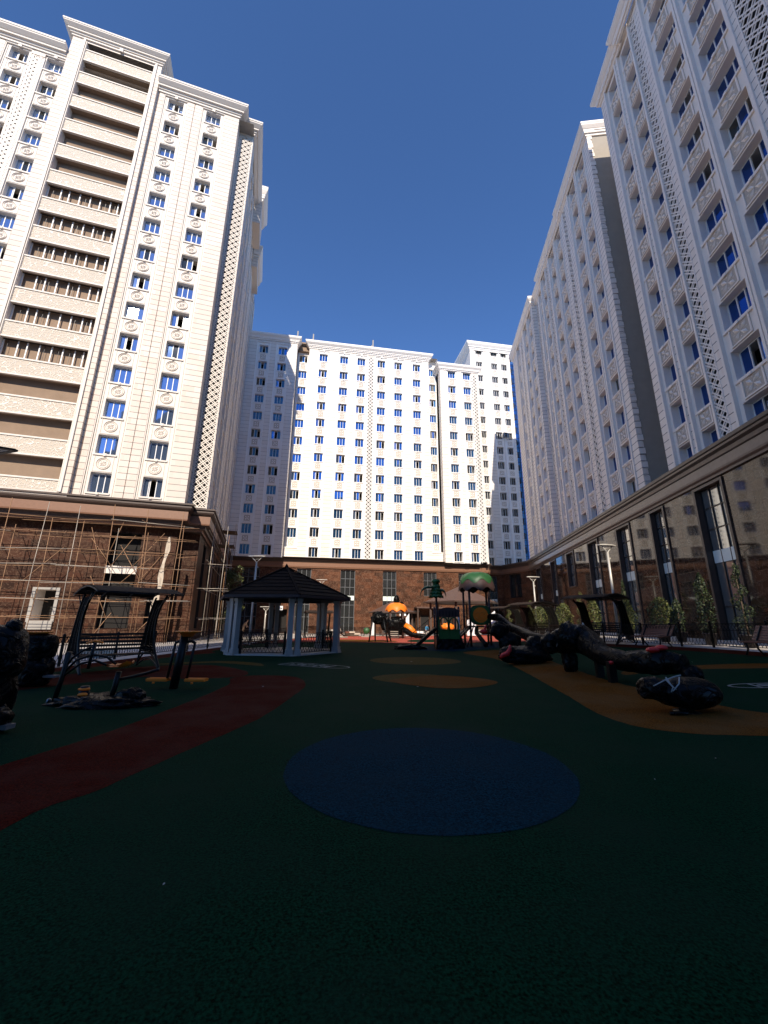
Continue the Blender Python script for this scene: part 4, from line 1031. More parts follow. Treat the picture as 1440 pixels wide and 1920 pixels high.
fence('black ornamental metal fence along the foot of the polished podium on the right',[(14.7,10.5),(14.45,15.9),(14.2,18.3),(13.75,19.6),(13.2,21.6),(12.5,24),(11.9,27.5),(11.6,32),(11.2,38),(10.6,43.5)])
fence('low black fence across the far end of the red court',[(-6.5,46.5),(-2.5,50.3),(3.9,52),(9.0,48.8)],.95,2.2)
# ---------------------------------------------------------------- gazebo
gc=(-5.55,23.3); GA=thing('gazebo','dark shingled hexagonal gazebo with white columns and black lattice railings','gazebo',(gc[0],gc[1],0),0)
def hexp(r,k,rot=-6): a=R(rot+60*k); return Vector((r*math.cos(a),r*math.sin(a),0))
m=MB(); m.prism([tuple(hexp(3.35,k)[:2]) for k in range(6)],0,.06,MT['paving']); m.build('floor',GA)
for k in range(6):
    p=hexp(3.05,k); tan=Vector((-p.y,p.x,0)).normalized()
    c=MB()
    for s_ in (-1,1):
        q=p+tan*.19*s_; M_=Matrix.Translation(q)@Matrix.Rotation(R(-6+60*k),4,'Z')
        c.box(-.13,.13,-.11,.11,.3,2.55,MT['column'],M_)
        c.box(-.155,.155,-.14,.14,2.35,2.42,MT['column'],M_); c.box(-.17,.17,-.15,.15,2.55,2.68,MT['column'],M_)
    c.build('column',GA)
    b_=MB()
    for s_ in (-1,1):
        q=p+tan*.19*s_; M_=Matrix.Translation(q)@Matrix.Rotation(R(-6+60*k),4,'Z')
        b_.box(-.2,.2,-.17,.17,.0,.14,MT['column'],M_); b_.box(-.17,.17,-.15,.15,.14,.3,MT['column'],M_)
    b_.build('column_base',GA)
m=MB()
for k in range(6):
    a,b_=hexp(3.05,k),hexp(3.05,k+1); m.bar(a+Vector((0,0,2.78)),b_+Vector((0,0,2.78)),.3,.2,MT['dcloth'])
m.build('ring_beam',GA)
m=MB(); ap=Vector((0,0,4.55)); er=3.78
for k in range(6):
    a,b_=hexp(er,k),hexp(er,k+1); a.z=b_.z=2.84; n_=8
    for j in range(n_):
        f0_,f1=j/n_,(j+1)/n_; lift=.035
        A0,B0=a.lerp(ap,f0_),b_.lerp(ap,f0_); A1,B1=a.lerp(ap,f1),b_.lerp(ap,f1)
        up=Vector((0,0,lift)); m.quad(A0+up,B0+up,B1,A1,MT['shingle']); m.quad(A0,B0,B0+up,A0+up,MT['shingle'])
    m.bar(a+Vector((0,0,.02)),ap+Vector((0,0,.06)),.14,.06,MT['shingle'])
m.build('roof',GA)
m=MB()
for k in range(6):
    a,b_=hexp(er-.02,k),hexp(er-.02,k+1); a.z=b_.z=2.78; m.bar(a,b_,.05,.14,MT['brownp'])
    c,d=hexp(3.1,k),hexp(3.1,k+1); c.z=d.z=2.9; m.quad(a,b_,d,c,MT['brownp'])
    m.quad(c,d,(0,0,4.35),(0,0,4.36),MT['brownp'])
m.lathe([(.12,0),(.1,.15),(0,.3)],MT['shingle'],(0,0,4.5),8)
m.build('eaves',GA)
for k in (0,2,3,4,5):
    a,b_=hexp(3.05,k),hexp(3.05,k+1); d=(b_-a).normalized(); a=a+d*.42;b_=b_-d*.42; L=(b_-a).length; m=MB()
    for q in (a,b_): m.box(q.x-.05,q.x+.05,q.y-.05,q.y+.05,.05,1.12,MT['black'])
    for z in (.14,.55,.98,1.04): m.bar(a+Vector((0,0,z)),b_+Vector((0,0,z)),.035,.03,MT['black'])
    n=int(L/.17)
    for j in range(n):
        u=a+d*L*j/n;v=a+d*L*(j+1)/n; Z=lambda p,z:p+Vector((0,0,z))
        for s0,s1 in ((u,v),(v,u)):
            m.bar(Z(s0,.15),Z(s1,.55),.016,.016,MT['black']); m.bar(Z(s0,.55),Z(s0.lerp(s1,.5),.78),.016,.016,MT['black']); m.bar(Z(s0.lerp(s1,.5),.78),Z(s1,.97),.016,.016,MT['black'])
    m.build('railing',GA)
m=MB()
for k in (2,3): 
    a,b_=hexp(2.6,k),hexp(2.6,k+1); m.bar(a+Vector((0,0,.45)),b_+Vector((0,0,.45)),.4,.05,MT['wood'])
    for q in (a.lerp(b_,.15),a.lerp(b_,.85)): m.box(q.x-.04,q.x+.04,q.y-.04,q.y+.04,.06,.43,MT['black'])
m.build('seat',GA)
# ---------------------------------------------------------------- street lamps
def lamp(x,y,h,label,rz=0,s=1.0):
    t=thing('street_lamp',label,'street lamp',G(x,y),rz,'tall pale lamps around the courtyard')
    m=MB(); m.tube([(0,0,0),(0,0,h*.55),(0,0,h-.5)],[.085,.075,.06],MT['lamp'],12); m.lathe([(.16,0),(.16,.03),(.1,.06)],MT['lamp'],(0,0,0),12); m.build('pole',t)
    m=MB()
    for a in (-1,1):
        m.tube([(0,0,h-.55),(a*.12,0,h-.42),(a*.42*s,0,h-.12)],.028,MT['lamp'],8)
    m.tube([(-.2,0,h-.3),(.2,0,h-.3)],.015,MT['lamp'],6); m.build('bracket',t)
    m=MB(); m.prism([(-.62*s,-.1),(-.2,-.24*s),(.2,-.24*s),(.62*s,-.1),(.62*s,.1),(.2,.24*s),(-.2,.24*s),(-.62*s,.1)],h-.12,h-.05,MT['lamp']); m.build('lamp_head',t)
    m=MB(); m.box(.06,.14,-.05,.05,h-.95,h-.85,MT['lamp']); m.build('sensor',t)
    return t
lamp(-9.45,30.2,6.35,'pale lamp post with a winged head, rising behind the gazebo roof on the left')
lamp(-7.2,48,6.4,'small far lamp post seen above the right slope of the gazebo roof')
lamp(13.8,24.8,5.75,'pale lamp post between the right swing seat and the polished podium',.3)
lamp(13.9,38,5.2,'thin pale lamp post near the inner corner of the courtyard on the right',.2)
lamp(-12.9,46,3.2,'short pale post seen between the gazebo columns',0)
t=thing('street_lamp','lamp at the left edge, only the dark rimmed tip of its head in view','street lamp',(-10.2,9.2,0),R(6),'tall pale lamps around the courtyard')
m=MB(); m.tube([(0,0,0),(0,0,5.2)],[.09,.06],MT['lamp'],12); m.build('pole',t)
m=MB(); m.tube([(0,0,5.0),(.4,0,5.55)],.03,MT['lamp'],8);m.tube([(0,0,5.0),(-.4,0,5.55)],.03,MT['lamp'],8); m.build('bracket',t)
m=MB(); Q=[(-1.1,0),(-.3,-.35),(.3,-.35),(1.1,0),(.3,.35),(-.3,.35)]
for a,b_ in zip(Q,Q[1:]+Q[:1]): m.bar((a[0],a[1],5.62),(b_[0],b_[1],5.62),.09,.05,MT['black'])
m.prism([(x*.88,y*.85) for x,y in Q],5.605,5.63,MT['white']); m.build('lamp_head',t)
# ---------------------------------------------------------------- swing seats under curved canopies
def sm_(P,n=4):
    out=[]
    for i in range(len(P)-1):
        p0=Vector(P[max(i-1,0)]);p1=Vector(P[i]);p2=Vector(P[i+1]);p3=Vector(P[min(i+2,len(P)-1)])
        for j in range(n):
            q=j/n; out.append(.5*((2*p1)+(-p0+p2)*q+(2*p0-5*p1+4*p2-p3)*q*q+(-p0+3*p1-3*p2+p3)*q**3))
    out.append(Vector(P[-1])); return out
def swing(label,x,y,rz,W_=2.3):
    """front is -y; two woven side frames, slatted bench between them, an arched sheet canopy"""
    t=thing('swing_seat',label,'swing seat',G(x,y),rz,'curved canopy swing seats round the courtyard')
    C_=sm_([(.95,.0),(.72,.2),(.42,.48),(.15,.85),(.05,1.3),(.12,1.75),(.4,2.15),(.75,2.42)],4)
    B_=sm_([(-1.15,.0),(-1.12,.3),(-1.02,.75),(-.85,1.2),(-.68,1.65),(-.5,2.05),(-.25,2.38)],4)
    K=MT['black']
    for s_ in (-1,1):
        xx=s_*W_/2; m=MB()
        m.tube([(xx,-p.x,p.y) for p in C_],.04,K,8); m.tube([(xx,-p.x,p.y) for p in B_],.035,K,8)
        m.tube([(xx,-u,z) for u,z in sm_([(.9,.03),(.3,.36),(-.3,.5),(-.8,.38),(-1.15,.1)],4)],.03,K,8)
        m.tube([(xx,-u,z) for u,z in sm_([(.9,.0),(.3,.22),(-.3,.3),(-1.12,.05)],4)],.025,K,8)
        m.build('side_frame',t)
        m=MB()
        def q(u,z):
            f=lambda P,z: next((P[i].lerp(P[i+1],(z-P[i].y)/(P[i+1].y-P[i].y)) for i in range(len(P)-1) if P[i].y<=z<=P[i+1].y),P[-1])
            a=f(B_,z);c=f(C_,z); return (xx,-(a.x*(1-u)+c.x*u),z)
        nz,nu=22,13
        for i in range(nz):
            z0=.5+1.8*i/nz;z1=.5+1.8*(i+1)/nz
            for k in range(nu):
                u0,u1=k/nu,(k+1)/nu
                m.bar(q(u0,z0),q(u1,z1),.02,.014,MT['wicker']); m.bar(q(u1,z0),q(u0,z1),.02,.014,MT['wicker'])
            m.bar(q(0,z0),q(1,z0),.012,.012,MT['wicker'])
        for u in (.33,.66): m.tube([q(u,.5+1.8*i/8) for i in range(9)],.018,K,6)
        m.build('woven_side',t)
    m=MB()
    for k in range(6): m.box(-W_/2+.06,W_/2-.06,-.28+.12*k,-.19+.12*k,.46,.49,K)
    for k in range(5): zz=.6+.12*k; m.box(-W_/2+.06,W_/2-.06,.45+.04*k,.48+.04*k,zz,zz+.075,K)
    m.build('bench_seat',t)
    nA=16; arc=lambda u:2.36+.30*math.cos(u*1.35); X=lambda u:-.25+(-u)*1.55
    m=MB()
    for o_ in (0,.015):
        for i in range(nA):
            u0=-1+2*i/nA;u1=-1+2*(i+1)/nA
            m.quad((-W_*.56,-.35-u0*1.45,arc(u0)+o_),(W_*.56,-.35-u0*1.45,arc(u0)+o_),(W_*.56,-.35-u1*1.45,arc(u1)+o_),(-W_*.56,-.35-u1*1.45,arc(u1)+o_),MT['hazeglass'],True)
    m.build('canopy',t)
    m=MB()
    for x_ in (-.56,-.19,.19,.56): m.tube([(x_*W_,-.35-u*1.45,arc(u)-.03) for u in [-1+2*i/nA for i in range(nA+1)]],.022,K,6)
    for u in (-1,-.5,0,.5,1): m.tube([(-W_*.56,-.35-u*1.45,arc(u)-.03),(W_*.56,-.35-u*1.45,arc(u)-.03)],.02,K,6)
    for s_ in (-1,1):
        m.tube([(s_*W_/2,-.1,2.0),(s_*W_/2,-.7,2.3),(s_*W_/2,-1.3,2.52)],.02,K,6); m.tube([(s_*W_/2,.4,1.9),(s_*W_/2,.7,2.2),(s_*W_/2,1.0,2.4)],.02,K,6)
    m.build('canopy_frame',t)
    return t
swing('black curved swing seat with a woven back and brown canopy beside the left fence',-8.9,14.3,R(48),2.2)
swing('black curved swing seat in front of the polished podium, left of the wooden bench',12.25,23.6,R(-55),2.2)
swing('far swing seat by the right fence, beside the thin lamp post',11.6,31.5,R(-65),2.2)
swing('farthest swing seat on the right, near the inner corner of the courtyard',12.3,41.5,R(-60),2.2)
swing('swing seat standing in sun behind the gazebo',-6.6,42.5,R(15),2.4)
# ---------------------------------------------------------------- benches
def bench(label,x,y,rz):
    t=thing('park_bench',label,'bench',G(x,y),rz,'slatted wooden benches by the right fence')
    m=MB()
    for k in range(5): m.box(-.85,.85,-.42+.11*k,-.335+.11*k,.42+.006*k,.455+.006*k,MT['wood'])
    m.build('seat',t)
    m=MB()
    for k in range(6): y_=.16+.055*k; z=.5+.085*k; m.add([(-.85,y_,z),(.85,y_,z),(.85,y_+.045,z+.072),(-.85,y_+.045,z+.072),(-.85,y_+.03,z-.01),(.85,y_+.03,z-.01),(.85,y_+.075,z+.06),(-.85,y_+.075,z+.06)],[(0,1,2,3),(7,6,5,4),(0,4,5,1),(3,2,6,7),(0,3,7,4),(1,5,6,2)],MT['wood'])
    m.build('backrest',t)
    for s_ in (-1,1):
        m=MB(); x_=s_*.66
        m.tube([(x_,-.42,0),(x_,-.3,.2),(x_,-.36,.4)],.032,MT['black'],8); m.tube([(x_,.34,0),(x_,.12,.22),(x_,.1,.42),(x_,.28,.72),(x_,.45,.98)],.032,MT['black'],8); m.tube([(x_,-.38,.41),(x_,.12,.43)],.028,MT['black'],8)
        m.build('leg',t)
bench('red-brown slatted bench beside the curved swing seat on the right',13.1,20.6,R(-75))
bench('red-brown slatted bench cut off by the right edge of the picture',13.15,14.3,R(-80))
# ---------------------------------------------------------------- plants
def leafmesh(mb,pt,n,size,mats,rnd):
    for i in range(n):
        p,nr=pt(rnd); a=Vector((rnd.gauss(0,1),rnd.gauss(0,1),rnd.gauss(0,1)))+nr*1.2
        a.normalize(); u=a.cross(Vector((rnd.gauss(0,1),rnd.gauss(0,1),rnd.gauss(0,1)))).normalized(); v=a.cross(u); s=size*rnd.uniform(.6,1.35)
        p=Vector(p); mb.quad(p-u*s*.5,p-v*s*.3+u*s*.05,p+u*s*.5,p+v*s*.3,rnd.choice(mats))
pr_=random.Random(5)
def potm(t,r=.28,h=.5):
    m=MB(); m.lathe([(r*.7,0),(r,h*.9),(r*1.08,h*.9),(r*1.08,h),(r*.9,h),(r*.85,h*.86),(0,h*.86)],MT['pot'],(0,0,0),14); m.build('pot',t)
def shrub(label,x,y,h,r,mats,n=1100,size=.11,kind='column',pot=True,name='shrub',group='potted shrubs along the right podium'):
    t=thing(name,label,'shrub',G(x,y),0,group)
    if pot: potm(t)
    m=MB(); m.tube([(0,0,.3),(.02,0,h*.5),(0,0,h*.85)],[.05,.035,.015],MT['bark'],7); m.build('trunk',t)
    m=MB()
    def pt(rn):
        z=rn.random()**.9; a=rn.uniform(0,2*math.pi); prof=(math.sin(math.pi*min(1,.12+z*.9))**.45)*(1-.35*z) if kind=='column' else math.sin(math.pi*(.12+.86*z))**.6
        if kind=='cone': prof=(1-z)*.95+.06
        rr=r*prof*(rn.random()**.25)*(1+.2*math.sin(a*3+z*9)); return (rr*math.cos(a),rr*math.sin(a),.5+z*(h-.5)),Vector((math.cos(a),math.sin(a),.2))
    leafmesh(m,pt,n,size,mats,pr_); m.build('foliage',t)
    return t
def spiral(label,x,y,h,mats,n=1500,r0=.42):
    t=thing('spiral_topiary',label,'shrub',G(x,y),0,'potted shrubs along the right podium'); potm(t)
    m=MB(); m.tube([(0,0,.3),(0,0,h*.9)],[.045,.015],MT['bark'],7); m.build('trunk',t)
    m=MB()
    def pt(rn):
        z=rn.random(); a=z*2*math.pi*3.1; R_=r0*(1-z*.8); cx,cy=R_*.62*math.cos(a),R_*.62*math.sin(a)
        d=Vector((rn.gauss(0,1),rn.gauss(0,1),rn.gauss(0,1))).normalized(); rr=(.25*(1-z*.65)+.03)*rn.random()**.2
        return (cx+d.x*rr,cy+d.y*rr,.62+z*(h-.65)+d.z*rr*.9),d
    leafmesh(m,pt,n,.07,mats,pr_); m.build('foliage',t)
LG,LY,LD=MT['leaf'],MT['leafy'],MT['leafd']
shrub('tall dark leafy column shrub in front of the polished podium, right of the bench',15.2,19.7,3.3,.42,[LD,LD,LG],1500,.10)
spiral('dark spiral topiary at the right edge, in front of the largest podium window',15.1,17.5,3.4,[LD,LD,LG])
shrub('round yellow-green bush behind the wooden bench',14.9,22.4,2.3,.62,[LY,LG],1300,.11,'round')
shrub('narrow dark bush close to the yellow-green bush by the bench',15.5,22.0,2.2,.34,[LD,LG],800,.10)
shrub('green bush seen through the right swing seat',14.9,25.6,2.3,.5,[LG,LY,LD],1000,.11,'round')
shrub('green cone shrub behind the pale lamp post on the right',15.3,26.3,3.6,.45,[LG,LD],900,.10,'cone')
shrub('yellow-green column shrub just left of the right swing seat',14.6,29.0,2.9,.48,[LY,LG],1200,.11)
spiral('yellow-green spiral topiary left of the column shrub',14.7,31.0,3.2,[LY,LG])
shrub('pale green bush behind the far swing seat',14.5,33.6,2.5,.65,[LY,LG],1200,.12,'round')
shrub('green bush left of the far swing seat, next to the thin lamp',14.0,37.2,2.5,.75,[LG,LY],1200,.13,'round')
spiral('spiral topiary near the thin lamp post',14.3,40.6,3.1,[LY,LG],1200)
shrub('reddish thin column shrub between two spiral topiaries',14.0,43.5,2.7,.35,[LG,MT['bark']],800,.11)
spiral('farthest spiral topiary, against the dark inner corner',13.4,44.6,2.9,[LG,LY],1100)
# conifer by the left podium side
t=thing('tree','tall green tree beside the scaffolded side of the left tower','tree',(-14.9,40.5,0),0)
m=MB(); m.tube([(0,0,0),(.1,0,3),(0,.1,6.5)],[.14,.1,.03],MT['bark'],8)
for k in range(8):
    a=k*2.4; z=1.8+k*.6; m.tube([(0,0,z),(math.cos(a)*.9,math.sin(a)*.9,z+.5)],[.04,.01],MT['bark'],5)
m.build('trunk',t)
m=MB()
cl=[(pr_.uniform(-1.1,1.1),pr_.uniform(-1.1,1.1),pr_.uniform(1.8,6.6),pr_.uniform(.4,.8)) for _ in range(24)]
def pt(rn):
    c=rn.choice(cl); d=Vector((rn.gauss(0,1),rn.gauss(0,1),rn.gauss(0,1))).normalized(); s=(1.15-c[2]/9)
    return (c[0]*s+d.x*c[3]*rn.random()**.3,c[1]*s+d.y*c[3]*rn.random()**.3,c[2]+d.z*c[3]*.8),d
leafmesh(m,pt,3200,.17,[LG,LG,LY],pr_); m.build('crown',t)
# ---------------------------------------------------------------- climbing frame (near)
PF=thing('climbing_frame','green and brown climbing frame with a palm post, lookout disc, domed roof and slides','climbing frame',(3.4,26.6,0),0)
X0,Y0=3.4,26.6
def L_(x,y,z=0): return (x-X0,y-Y0,z)
def post(x,y,z0,z1,r=.065,mat='brownp'):
    m=MB(); m.tube([L_(x,y,z0),L_(x,y,z1)],r,MT[mat],12)
    for z in (z0+.9,(z0+z1)/2): m.lathe([(r+.015,0),(r+.015,.06)],MT['black'],L_(x,y,z),12)
    m.build('post',PF)
post(3.4,26.6,0,3.3); post(4.85,26.9,0,2.6); post(3.45,28.2,0,2.6);post(4.85,28.3,0,2.6)
# palm head
m=MB()
for k in range(5):
    z=3.2+k*.2; r=.42-.055*k
    prof=[(.08,z),(r,z-.05),(r*.98,z+.06),(r*.6,z+.24),(.05,z+.26)]
    V=[];Fc=[];n=24
    for rr,zz in prof:
        for i in range(n):
            a=2*math.pi*i/n; q=1+(.14*math.cos(a*8+k) if rr>.2 else 0); V.append(L_(3.4+rr*q*math.cos(a),26.6+rr*q*math.sin(a),zz-(.05*math.cos(a*8+k) if rr>.3 else 0)))
    for i in range(len(prof)-1):
        for j in range(n): a=i*n+j;b=i*n+(j+1)%n; Fc.append((a,b,b+n,a+n))
    m.add(V,Fc,MT['green'],True)
m.tube([L_(3.4,26.6,4.1),L_(3.4,26.6,4.3)],[.3,.22],MT['green'],12)
m.build('palm_crown',PF)
def frond(sx,ln,droop,z0,w,mat,ay=0):
    m=MB(); n=8;top=[];V=[];Fc=[]
    for i in range(n+1):
        u=i/n; x=sx*ln*math.sin(u*1.5)/math.sin(1.5); z=z0+.25*math.sin(u*2.2)-droop*u*u; ww=w*(.5+.9*math.sin(math.pi*min(1,.15+u*.85)))*(1 if i%2 else .85)
        V+=[L_(3.4+x,26.6+ay*u-ww,z-.08),L_(3.4+x,26.6+ay*u,z+.06),L_(3.4+x,26.6+ay*u+ww,z-.08),L_(3.4+x,26.6+ay*u,z-.03-.1*math.sin(math.pi*u))]
    for i in range(n):
        for k in range(4): a=i*4+k;b=i*4+(k+1)%4; Fc.append((a,b,b+4,a+4))
    Fc.append((0,1,2,3)); Fc.append((4*n+3,4*n+2,4*n+1,4*n)); m.add(V,Fc,mat,True); m.build('palm_frond',PF)
frond(-1,1.05,.75,3.75,.24,MT['dgreen'],-.2); frond(1,.62,.55,3.55,.2,MT['dgreen'],-.1); frond(-.3,.5,.4,3.8,.2,MT['dgreen'],.8)
# play house front: arch board, window boards, planter, wrapped foot
m=MB(); A=[]
for i in range(13): a=math.pi*i/12; A.append((4.13-.68*math.cos(a),2.25+.28*math.sin(a)))
A=[(3.45,1.95)]+A+[(4.81,1.95)]
Mv=Matrix.Translation((-X0,-Y0,0))@Matrix(((1,0,0,0),(0,0,1,26.45),(0,1,0,0),(0,0,0,1)))
m.prism(A,0,.08,MT['brownp'],Mv)
for k in range(6): m.box(3.55+.2*k-X0,3.6+.2*k-X0,26.43-Y0,26.449-Y0,1.98,2.3,MT['black'])
m.build('arch_board',PF)
m=MB()
def ring2(cx,cz,rx,rz,th,mat,y0=26.46,y1=26.54,n=20,a0=0,a1=2*math.pi):
    for i in range(n):
        a=a0+(a1-a0)*i/n;b_=a0+(a1-a0)*(i+1)/n
        q=lambda r,ang:(cx+(rx+r)*math.cos(ang),cz+(rz+r)*math.sin(ang))
        p=[q(0,a),q(th,a),q(th,b_),q(0,b_)]; m.prism(p,y0,y1,mat,Matrix.Translation((-X0,-Y0,0))@Matrix(((1,0,0,0),(0,0,1,0),(0,1,0,0),(0,0,0,1))))
ring2(3.82,1.42,.24,.45,.09,MT['dgreen']); ring2(4.44,1.42,.24,.45,.09,MT['dgreen'])
m.box(3.45-X0,3.56-X0,26.47-Y0,26.53-Y0,.9,1.95,MT['dgreen']); m.box(4.72-X0,4.81-X0,26.47-Y0,26.53-Y0,.9,1.95,MT['white']); m.box(4.09-X0,4.17-X0,26.47-Y0,26.53-Y0,.9,1.95,MT['dgreen'])
m.build('window_board',PF)
m=MB()
for c in (3.83,4.45):
    m.box(c-.33-X0,c+.31-X0,26.3-Y0,26.5-Y0,.62,1.16,MT['green']); m.box(c-.36-X0,c-.33-X0,26.28-Y0,26.5-Y0,.6,1.2,MT['dgreen']); m.box(c-.36-X0,c+.34-X0,26.26-Y0,26.3-Y0,1.12,1.2,MT['green'])
m.build('planter_panel',PF)
m=MB(); V=[];n=16
wr=[]
for j in range(9):
    z=.72*j/8
    for i in range(40):
        u=i/39; xx=3.35+1.55*u+(.25*(1-z/.72)*(u-.3)); yy=26.35-.18*(1-z/.72)+.10*noise.noise(Vector((u*9,z*7,3)))+.05*abs(noise.noise(Vector((u*22,z*9,1))))
        wr.append(L_(xx,yy,z))
m.add(wr,[(j*40+i,j*40+i+1,(j+1)*40+i+1,(j+1)*40+i) for j in range(8) for i in range(39)],MT['bag'],True)
for s_ in (0,39): 
    m.poly([wr[j*40+s_] for j in range(9)]+[L_(3.35+1.5*(s_/39),27.6,.72),L_(3.35+1.5*(s_/39),27.6,0)],MT['bag'])
m.quad(wr[320],wr[359],L_(4.85,27.6,.7),L_(3.4,27.6,.7),MT['bag'])
m.build('wrapped_foot',PF)
m=MB(); m.box(3.4-X0,4.85-X0,26.6-Y0,28.2-Y0,.72,.8,MT['brownp']); m.build('deck',PF)
# steel chute to the left with rail
m=MB(); 
for s_,mt_ in ((-.22,'black'),(.22,'black')): m.bar(L_(3.35,26.7+s_,1.25),L_(1.95,26.3+s_,.12),.05,.2,MT[mt_])
m.bar(L_(3.35,26.7,1.2),L_(1.95,26.3,.07),.42,.03,MT['steel']); m.build('chute',PF)
m=MB(); m.tube([L_(1.6,26.1,.75),L_(1.75,26.15,.9),L_(3.35,26.4,2.15)],.02,MT['black'],6)
for f_,zb in ((0.02,.0),(.35,.35),(.7,.9)): p=Vector(L_(1.7,26.15,.85)).lerp(Vector(L_(3.35,26.4,2.15)),f_); m.tube([p,(p.x,p.y,zb)],.016,MT['black'],6)
m.build('handrail',PF)
m=MB(); blob(m,L_(1.65,26.2,.05),(.95,.35,.22),MT['bag'],4,.5,3,30,16,flat=.012); m.build('plastic_heap',PF)
# net and bridge between the towers
m=MB()
a,b_=Vector(L_(4.9,26.9,.75)),Vector(L_(5.8,27.9,1.35))
for s_ in (0,.9): m.bar(a+Vector((0,s_,0)),b_+Vector((0,s_*.9,0)),.1,.12,MT['black'])
for k in range(6): p=a.lerp(b_,k/5); m.box(p.x-.08,p.x+.08,p.y,p.y+.9,p.z-.02,p.z+.03,MT['brownp'])
m.build('bridge',PF)
m=MB()
for k in range(7):
    u=k/6; p=a.lerp(b_,u); m.tube([p,p+Vector((0,0,1.25))],.013,MT['black'],5)
for z in (.3,.6,.9,1.25): m.tube([a+Vector((0,0,z)),b_+Vector((0,0,z))],.013,MT['black'],5)
m.build('rope_net',PF)
# lookout tower
TX=[(5.75,27.7),(7.05,27.7),(5.6,29.0),(7.2,29.0)]
for x,y in TX: post(x,y,gz(x),3.85,.075)
m=MB(); m.box(5.6-X0,7.2-X0,27.7-Y0,29.1-Y0,1.32,1.42,MT['brownp']); m.build('deck',PF)
# domed roof: brown skirt with scalloped edge, green icing cap
def dome(cx,cy,z0,r,h,mat,scal,sa,n=40,m_=8,u0=0,thick=.05,ph=0):
    V=[];Fc=[]
    for j in range(m_+1):
        u=j/m_
        for i in range(n):
            a=2*math.pi*i/n; uu=u; zdrop=sa*(1-u)**1.5*math.cos(a*scal+ph)
            rr=r*math.cos(u*math.pi/2)**.8*(1+.04*math.cos(a*scal+ph)); V.append(L_(cx+rr*math.cos(a),cy+rr*math.sin(a),z0+h*math.sin(u*math.pi/2)+zdrop))
    for j in range(m_):
        for i in range(n): a=j*n+i;b=j*n+(i+1)%n; Fc.append((a,b,b+n,a+n))
    return V,Fc
cx,cy=6.42,28.35
m=MB(); V,Fc=dome(cx,cy,3.78,1.22,1.15,MT['brownp'],8,-.14); m.add(V,Fc,MT['brownp'],True); V,Fc=dome(cx,cy,3.76,1.14,1.08,MT['brownp'],8,-.14); m.add(V,[f[::-1] for f in Fc],MT['brownp'],True); m.build('domed_roof',PF)
m=MB(); V,Fc=dome(cx,cy,4.30,1.13,.70,MT['green'],7,-.16,42,8,ph=.6); m.add(V,Fc,MT['dgreen'],True); m.build('roof_cap',PF)
m=MB()
Mp=Matrix.Translation((-X0,-Y0,0))@Matrix(((1,0,0,0),(0,0,1,27.56),(0,1,0,0),(0,0,0,1)))
cz=2.1;cxx=6.4
out=[]
for i in range(28):
    a=2*math.pi*i/28; c,s_=math.cos(a),math.sin(a); k=.66/max(abs(c),abs(s_))**.55; k=min(k,.80); out.append((cxx+k*c,cz+k*.98*s_))
m.prism(out,0,.08,MT['dgreen'],Mp)
n=32
for i in range(n):
    a=2*math.pi*i/n;b_=2*math.pi*(i+1)/n
    m.prism([(cxx+.5*math.cos(a),cz+.5*math.sin(a)),(cxx+.6*math.cos(a),cz+.6*math.sin(a)),(cxx+.6*math.cos(b_),cz+.6*math.sin(b_)),(cxx+.5*math.cos(b_),cz+.5*math.sin(b_))],-.05,-.0,MT['green'],Mp)
m.build('lookout_panel',PF)
m=MB(); n=32; m.prism([(cxx+.49*math.cos(2*math.pi*i/n),cz+.49*math.sin(2*math.pi*i/n)) for i in range(n)],-.06,-.01,MT['amber'],Mp)
for (pts) in ([(-.3,.08),(-.15,.2),(0,.1),(-.1,-.05),(.0,-.18),(.15,-.1)],[(.05,.15),(.2,.22),(.32,.12),(.2,.02)],[(-.32,-.12),(-.2,-.3),(0,-.36),(.2,-.3)]):
    m.tube([Vector(L_(cxx+x,27.5,cz+z)) for x,z in pts],.03,MT['orange'],6)
m.build('lookout_disc',PF)
m=MB(); wraptube(m,[L_(7.0,27.6,2.0),L_(7.35,26.9,1.95),L_(7.7,25.6,1.35),L_(8.2,23.4,.85),L_(8.8,21.6,.62)],[.2,.24,.26,.27,.3],MT['bag'],3,.25); m.build('wrapped_slide',PF)
m=MB(); wraptube(m,[L_(6.1,27.5,1.3),L_(5.9,26.8,1.0),L_(6.2,25.6,.3)],[.12,.12,.14],MT['bag'],8,.2,10); m.tube([L_(5.4,27.3,.1),L_(6.1,27.6,1.9)],.04,MT['brownp'],8); m.build('climbing_pole',PF)
# ---------------------------------------------------------------- far small tower with an orange cap
X0,Y0=1.4,44.0
PF=thing('climbing_frame','small far climbing tower with a wavy orange roof and an orange slide','climbing frame',(X0,Y0,0),0)
for x,y in ((.75,43.4),(2.05,43.4),(.75,44.6),(2.05,44.6)): post(x,y,0,2.9,.09)
m=MB(); V,Fc=dome(1.4,44,2.75,1.15,.85,None,8,-.12); m.add(V,Fc,MT['orange'],True); V,Fc=dome(1.4,44,2.72,1.05,.8,None,8,-.12); m.add(V,[f[::-1] for f in Fc],MT['orange'],True); m.build('orange_roof',PF)
m=MB(); blob(m,L_(1.4,44,3.75),(.3,.25,.55),MT['bag'],9,.4,3); blob(m,L_(1.95,43.8,3.5),(.18,.18,.2),MT['bag'],2,.4,3); m.build('wrapped_finial',PF)
m=MB(); blob(m,L_(1.35,43.9,1.25),(.98,.7,.85),MT['bag'],6,.35,3,34,24,power=.6); m.build('wrapped_wall',PF)
m=MB()
for k in range(4): m.box(.7-X0,1.6-X0,43.2-Y0-.15*k,43.5-Y0,.05+.0*k,.12,MT['steel']) if k==0 else m.box(.75-X0,1.55-X0,42.75-Y0+.12*k,42.95-Y0+.12*k,.12+.18*k,.17+.18*k,MT['steel'])
